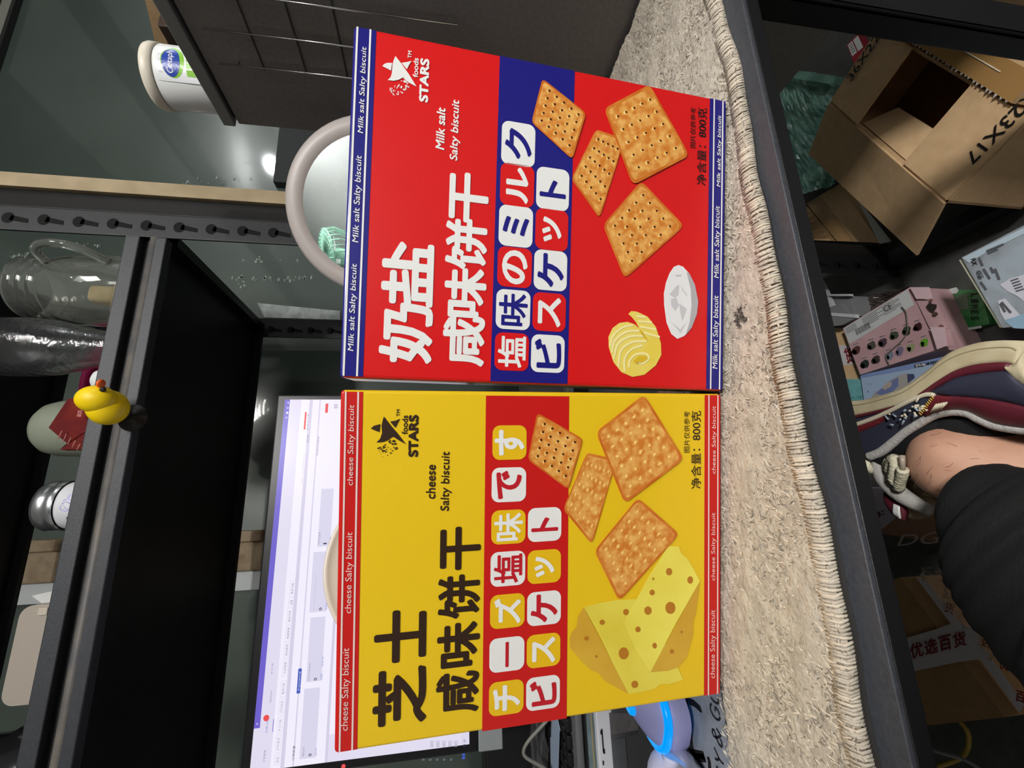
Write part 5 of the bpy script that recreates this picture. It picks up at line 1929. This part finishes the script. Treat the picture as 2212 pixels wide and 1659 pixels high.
mb = MB().tube(smooth_path([at_z(*g8(*p), .03) for p in ((640, 1370), (690, 1440), (690, 1530), (650, 1590), (560, 1630), (470, 1655))], 6), .004, mat('yellow_cable', (170, 140, 62), .5), 8)
tag(mb.build('yellow_cable'), 'yellow cable curving on the floor at the lower left', 'cable')
mb = MB().tube(smooth_path([at_z(*g8(*p), .038) for p in ((440, 1530), (480, 1550), (560, 1575), (650, 1600), (760, 1660), (860, 1740))], 6), .003, mat('pale_grey_cable', (150, 150, 150), .5), 8)
tag(mb.build('grey_cable'), 'pale grey cable crossing over the yellow cable', 'cable')

# ------------------------------------------------------------------ the seated person's crossed leg
def zs(x, y):
    return (1800 + x / 4.046, 720 + y / 4.046)


ZL = Z0 - .45
M_SKIN = mat('skin', (206, 160, 134), .55, noise=(28, (192, 144, 120), .4, .62), bump=(120, .15))
M_TROU = mat('black_trousers', (20, 20, 21), .85, bump=(500, .3))
M_SOCK = mat('black_sock', (18, 18, 20), .9)
t = thing('person', 'seated person in black trousers with one leg crossed, wearing a striped trainer', 'person', (0, .2, ZL))


def loft(mb, pts, m, seg=28, flat=1.0):
    """Tapering limb through (photo x, photo y, forward distance, radius)."""
    P = smooth_path([at_d(x, y, d) for x, y, d, r in pts], 7)
    rr = [r for _, _, _, r in pts]
    R_ = []
    n_ = len(pts) - 1
    for i in range(len(P)):
        k = min(i / 7.0, n_)
        a = int(min(k, n_ - 1))
        R_.append(rr[a] + (rr[a + 1] - rr[a]) * (k - a))
    mb.tube(P, R_, m, seg)


mb = MB()
X = lambda x, y, d, r: (*zs(x, y), d, r)
sh0, sh1 = at_d(*zs(640, 1050), .410), at_d(*zs(2500, 1400), .318)
ts = [0, .004, .012, .025, .045, .075, .12, .2, .3, .42, .56, .72, .86, 1.0]
mb.tube([sh0.lerp(sh1, k) for k in ts], [.004, .0075, .0115, .0155, .0195, .0240, .0285, .0335, .0352, .0362, .0375, .040, .043, .045], M_SKIN, 32)
me_v = list(mb.v)
sub(mb, 'body', t)
mh = MB()
rg = random.Random(17)
for k in range(90):
    p = me_v[rg.randrange(32 * 6, 32 * 10)]
    n_ = (EYE - p).normalized()
    d_ = Vector((rg.uniform(-1, .3), rg.uniform(.2, 1), rg.uniform(-.3, .3))).normalized()
    mh.tube(smooth_path([p, p + d_ * .004 + n_ * .0012, p + d_ * .008 + n_ * .001 + Vector((rg.uniform(-.002, .002), 0, 0))], 3), .00011, mat('leg_hair', (120, 88, 72), .7), 4)
sub(mh, 'leg_hair', t)
mb = MB()
mb.ball(at_z(*zs(880, 900), ZL - .004), [.030, .045, .030], M_SOCK, Matrix.Rotation(math.radians(15), 3, 'Z'))
a_ = at_z(*zs(560, 1000), ZL)
mb.ball(a_, [.022, .030, .024], M_SOCK, Matrix.Rotation(math.radians(25), 3, 'Z'))
mb.ball(at_z(*zs(1200, 830), ZL - .004), [.022, .040, .026], M_SOCK)
sub(mb, 'sock', t)
mb = MB()
tr = [at_d(2074, 1076, .352), at_d(2090, 1082, .347), at_d(2120, 1096, .338), at_d(2165, 1125, .327), at_d(2212, 1155, .315), at_d(2300, 1215, .296), at_d(2480, 1340, .262), at_d(2700, 1480, .225)]
tr = tr + [Vector((-.20, .10, .60)), Vector((-.14, -.18, .60)), Vector((-.06, -.48, .56))]  # unseen thigh and lap, carried on to cast shade on the floor
rad = [.016, .028, .0385, .0495, .0610, .070, .077, .082, .088, .095, .11]
P = smooth_path(tr, 6)
R_ = []
for i in range(len(P)):
    k = i / 6.0
    a = int(min(k, len(rad) - 2))
    R_.append((rad[a] + (rad[a + 1] - rad[a]) * (k - a)) * (1 + .018 * math.sin(i * 1.9)))
mb.tube(P, R_, M_TROU, 32, caps=True)
sub(mb, 'trousers', t)

mb = MB()
mb.tube(smooth_path([Vector((-.05, -.50, .50)), Vector((-.05, -.50, .66)), Vector((-.06, -.48, .85)), Vector((-.07, -.46, 1.03)), Vector((-.08, -.45, 1.16)), Vector((-.08, -.44, 1.22)), Vector((-.08, -.44, 1.27))], 5), [.15 - .0 * k + (.035 * math.sin(math.pi * k / 30)) if k < 24 else .15 - .015 * (k - 23) for k in range(31)], mat('dark_shirt', (52, 54, 60), .85, bump=(300, .3)), 36)  # unseen torso, added to shade the floor at the left
sub(mb, 'shirt', t)
# trainer: heel to the lower right, toe running away under the desk, sole facing right
M_SOLE = mat('cream_sole', (206, 194, 162), .6, noise=(40, (190, 176, 142), .4, .6), bump=(80, .2))
M_SOLED = mat('sole_groove', (150, 138, 108), .7)
M_BUR = mat('burgundy_leather', (98, 36, 48), .45, bump=(200, .15))
M_BURK = mat('burgundy_knit', (106, 24, 34), .8, bump=(260, .6))
M_NAVY = mat('navy_leather', (52, 54, 70), .5, bump=(200, .15))
M_GREYK = mat('grey_binding', (190, 186, 182), .8, bump=(420, .5))
M_CREAM = mat('cream_piping', (214, 204, 180), .6)
shoe = bpy.data.objects.new('trainer', None)
COL.objects.link(shoe)
shoe.parent = t


def up_shoe(mb, name):
    mb.v = [p - t.location for p in mb.v]
    return mb.build(name, shoe)


def slab(ca, cb, ha, hb, m, n=40, k=6, bulge=.004):
    """Panel between two side-view curves with the shoe's thickness (half widths ha and hb), both sides."""
    A_ = resample([at_z(*zs(*p), ZL + ha) for p in smooth2(ca)], n)
    B_ = resample([at_z(*zs(*p), ZL + hb) for p in smooth2(cb)], n)
    mb = MB()
    v, f = [], []
    ring = 2 * (k + 1)
    for i in range(n):
        for s in (1, -1):
            for j in range(k + 1):
                w_ = j / k if s > 0 else 1 - j / k
                p = A_[i].lerp(B_[i], w_)
                h = ha + (hb - ha) * w_ + bulge * math.sin(math.pi * w_)
                v.append(Vector((p.x, p.y, ZL + s * h)))
    for i in range(n - 1):
        for j in range(ring):
            l = (j + 1) % ring
            f.append((i * ring + j, i * ring + l, (i + 1) * ring + l, (i + 1) * ring + j))
    f.append(tuple(range(ring - 1, -1, -1)))
    f.append(tuple((n - 1) * ring + j for j in range(ring)))
    return mb.add(v, f, m, True)


def smooth2(c):
    return [(p.x, p.y) for p in smooth_path([Vector((x, y, 0)) for x, y in c], 6)]


sole_out = [(-330, 660), (-150, 625), (0, 606), (140, 592), (270, 580), (400, 545), (600, 478), (800, 340), (960, 205), (1080, 138), (1250, 85), (1400, 65), (1560, 62), (1630, 95), (1662, 150)]
sole_in = [(-330, 800), (-150, 770), (0, 745), (150, 722), (300, 690), (500, 640), (650, 588), (800, 490), (900, 420), (1050, 330), (1200, 280), (1350, 258), (1490, 252), (1545, 262), (1600, 280)]
bur_in = [(-330, 830), (-150, 800), (0, 775), (150, 750), (350, 708), (550, 652), (700, 592), (850, 503), (1000, 422), (1100, 382), (1300, 347), (1450, 332), (1535, 338)]
up_shoe(slab(sole_out, sole_in, .0360, .0390, M_SOLE, 60, 6, .001), 'sole')
mb = MB()
for off in (.33, .60):
    pts = [((a[0] + (b[0] - a[0]) * off), (a[1] + (b[1] - a[1]) * off)) for a, b in zip(sole_out[:-1], sole_in[:-1])]
    mb.tube([at_z(*zs(*p), ZL + .0375) for p in smooth2(pts)], .0007, M_SOLED, 6)
up_shoe(mb, 'sole_grooves')
up_shoe(slab([(1535, 255), (1600, 250), (1662, 150), (1690, 200), (1730, 330)], [(1530, 340), (1580, 400), (1640, 450), (1700, 490), (1760, 530)], .036, .038, M_SOLE, 30), 'heel_counter')
up_shoe(slab(sole_in[:-1], bur_in + [(1545, 330)], .0392, .0385, M_BUR, 60, 5, .0015), 'midsole_band')
# upper body under the panels
coll = [(-330, 1200), (-100, 1130), (100, 1110), (310, 1075), (420, 1030), (520, 950), (640, 850), (780, 760), (900, 700), (1050, 675), (1180, 690), (1280, 740), (1400, 790), (1520, 815), (1700, 838), (1850, 850), (2300, 880)]
base = [(-330, 820), (-150, 790), (0, 770), (150, 748), (350, 706), (550, 650), (700, 592), (850, 503), (1000, 422), (1100, 382), (1300, 347), (1450, 332), (1535, 338), (1600, 400), (1750, 520), (1850, 600)]
up_shoe(slab(base, coll, .0375, .0270, M_NAVY, 70, 8, .003), 'upper')
up_shoe(slab([(880, 505), (1000, 422), (1100, 382), (1300, 347), (1450, 332), (1535, 338), (1600, 405), (1700, 480), (1850, 590)], [(895, 530), (1000, 545), (1130, 552), (1300, 566), (1420, 585), (1530, 606), (1670, 640), (1760, 665), (1850, 690)], .0392, .0372, M_NAVY, 40, 6, .002), 'side_panel')
up_shoe(slab([(860, 560), (1000, 548), (1130, 555), (1300, 569), (1420, 588), (1530, 609), (1670, 643), (1760, 668), (1850, 693)], [(800, 735), (900, 692), (1050, 668), (1180, 684), (1280, 733), (1400, 784), (1520, 810), (1700, 832), (1850, 845)], .0382, .0300, M_BUR, 40, 6, .003), 'quarter_panel')
up_shoe(slab([(880, 545), (930, 545), (1030, 560)], [(760, 720), (850, 690), (990, 655)], .0392, .0330, M_BURK, 14, 6, .002), 'knit_patch')
mb = slab([(165, 812), (300, 770), (420, 728), (470, 730)], [(175, 880), (260, 850), (380, 800), (470, 745)], .0388, .0375, M_BURK, 16, 4, .001)
up_shoe(mb, 'toe_patch')
mb = MB().tube([at_z(*zs(*p), ZL + .0385) for p in smooth2([(-300, 900), (0, 850), (165, 808), (400, 722), (650, 597), (790, 540), (890, 536)])], .0021, M_CREAM, 10)
up_shoe(mb, 'piping')
mb = MB()
rg = random.Random(6)
for k in range(26):
    x0, y0 = rg.uniform(480, 830), 0
    y0 = 760 - (x0 - 480) * .42 + rg.uniform(-60, 60)
    a = at_z(*zs(x0, y0), ZL + .0415)
    b = at_z(*zs(x0 + rg.uniform(-40, 40), y0 + rg.uniform(-40, 40)), ZL + .0410)
    mb.tube([a, b], .0009, M_CREAM if rg.random() < .5 else mat('pale_blue_thread', (150, 164, 180), .7), 5)
for k in range(5):
    a = at_z(*zs(850 + 22 * k, 690 - 6 * k), ZL + .0385)
    b = at_z(*zs(905 + 22 * k, 618 - 4 * k), ZL + .0415)
    mb.tube([a, b], .0007, M_CREAM, 6)
for k in range(10):
    a = at_z(*zs(770 + 12 * k, 715 - 16 * k), ZL + .0405)
    mb.tube([a, a + Vector((.0025, .001, .0003))], .0005, mat('gold_thread', (206, 170, 74), .5), 5)
up_shoe(mb, 'embroidery')
mb = MB().tube([at_z(*zs(*p), ZL + .0255) for p in smooth2(coll[3:])], [.0045] * len(smooth2(coll[3:])), M_GREYK, 14)
up_shoe(mb, 'collar')
far = [(395, 1075), (400, 1130), (415, 1190), (455, 1275), (540, 1365), (640, 1440), (740, 1495), (850, 1545)]
nf = len(smooth2(far))
mb = MB().tube([at_z(*zs(*p), ZL + .014 - .008 * i / nf) for i, p in enumerate(smooth2(far))], [.0052 + .003 * math.sin(math.pi * min(1, i / nf * 1.05)) for i in range(nf)], M_GREYK, 14)
up_shoe(mb, 'far_collar')
up_shoe(slab([(350, 1150), (400, 1230), (470, 1300), (560, 1390), (680, 1470), (800, 1535)], [(335, 1230), (400, 1300), (450, 1380), (560, 1460), (680, 1530), (790, 1565)], .002, .000, M_BURK, 24, 4, .002), 'far_upper')
mb = slab([(440, 1385), (520, 1420), (600, 1470)], [(450, 1490), (530, 1600), (620, 1640)], .004, .002, M_BUR, 10, 4, .001)
up_shoe(mb, 'far_strap')
mb = slab([(525, 1490), (575, 1510)], [(515, 1580), (580, 1620)], .0052, .0045, M_WHITE, 6, 3, .0005)
up_shoe(mb, 'white_tab')
mb = MB()
q = [at_z(*zs(*p), ZL + .006) for p in ((620, 1270), (760, 1240), (1040, 1420), (860, 1540), (700, 1420))]
mb.ball(at_z(*zs(790, 1390), ZL - .012), [.020, .034, .012], mat('beige_lining', (140, 124, 98), .8), Matrix.Rotation(math.radians(35), 3, 'Z'))
up_shoe(mb, 'tongue')
M_LACE = mat('cream_lace', (232, 226, 198), .8, bump=(300, .6))


def lace(pts, r, z, nm='lace'):
    P = [at_z(*zs(x, y), ZL + z + dz) for x, y, dz in pts]
    P = smooth_path(P, 8)
    rr = [r * .66 * (1 + .10 * math.sin(i * 2.4)) for i in range(len(P))]
    up_shoe(MB().tube(P, rr, M_LACE, 12), nm)


lace([(235, 1060, 0), (240, 1120, .004), (275, 1190, .002)], .0045, .014)
lace([(300, 1030, 0), (280, 1090, .006), (300, 1160, .006), (330, 1200, 0)], .0052, .016)
lace([(440, 1050, -.002), (465, 1090, .002), (455, 1160, 0)], .0042, .016)
lace([(500, 1200, 0), (510, 1120, .006), (540, 1105, .010), (545, 1180, .010), (530, 1270, .006), (560, 1310, .002)], .0072, .022)
lace([(608, 1190, .016), (600, 1240, .012), (580, 1300, .006), (570, 1350, 0)], .0068, .022)
P = [at_z(*zs(602, 1065), ZL + .040), at_z(*zs(608, 1190), ZL + .038)]
up_shoe(MB().tube(P, .0022, mat('clear_aglet', (186, 172, 156), .2), 12), 'aglet')
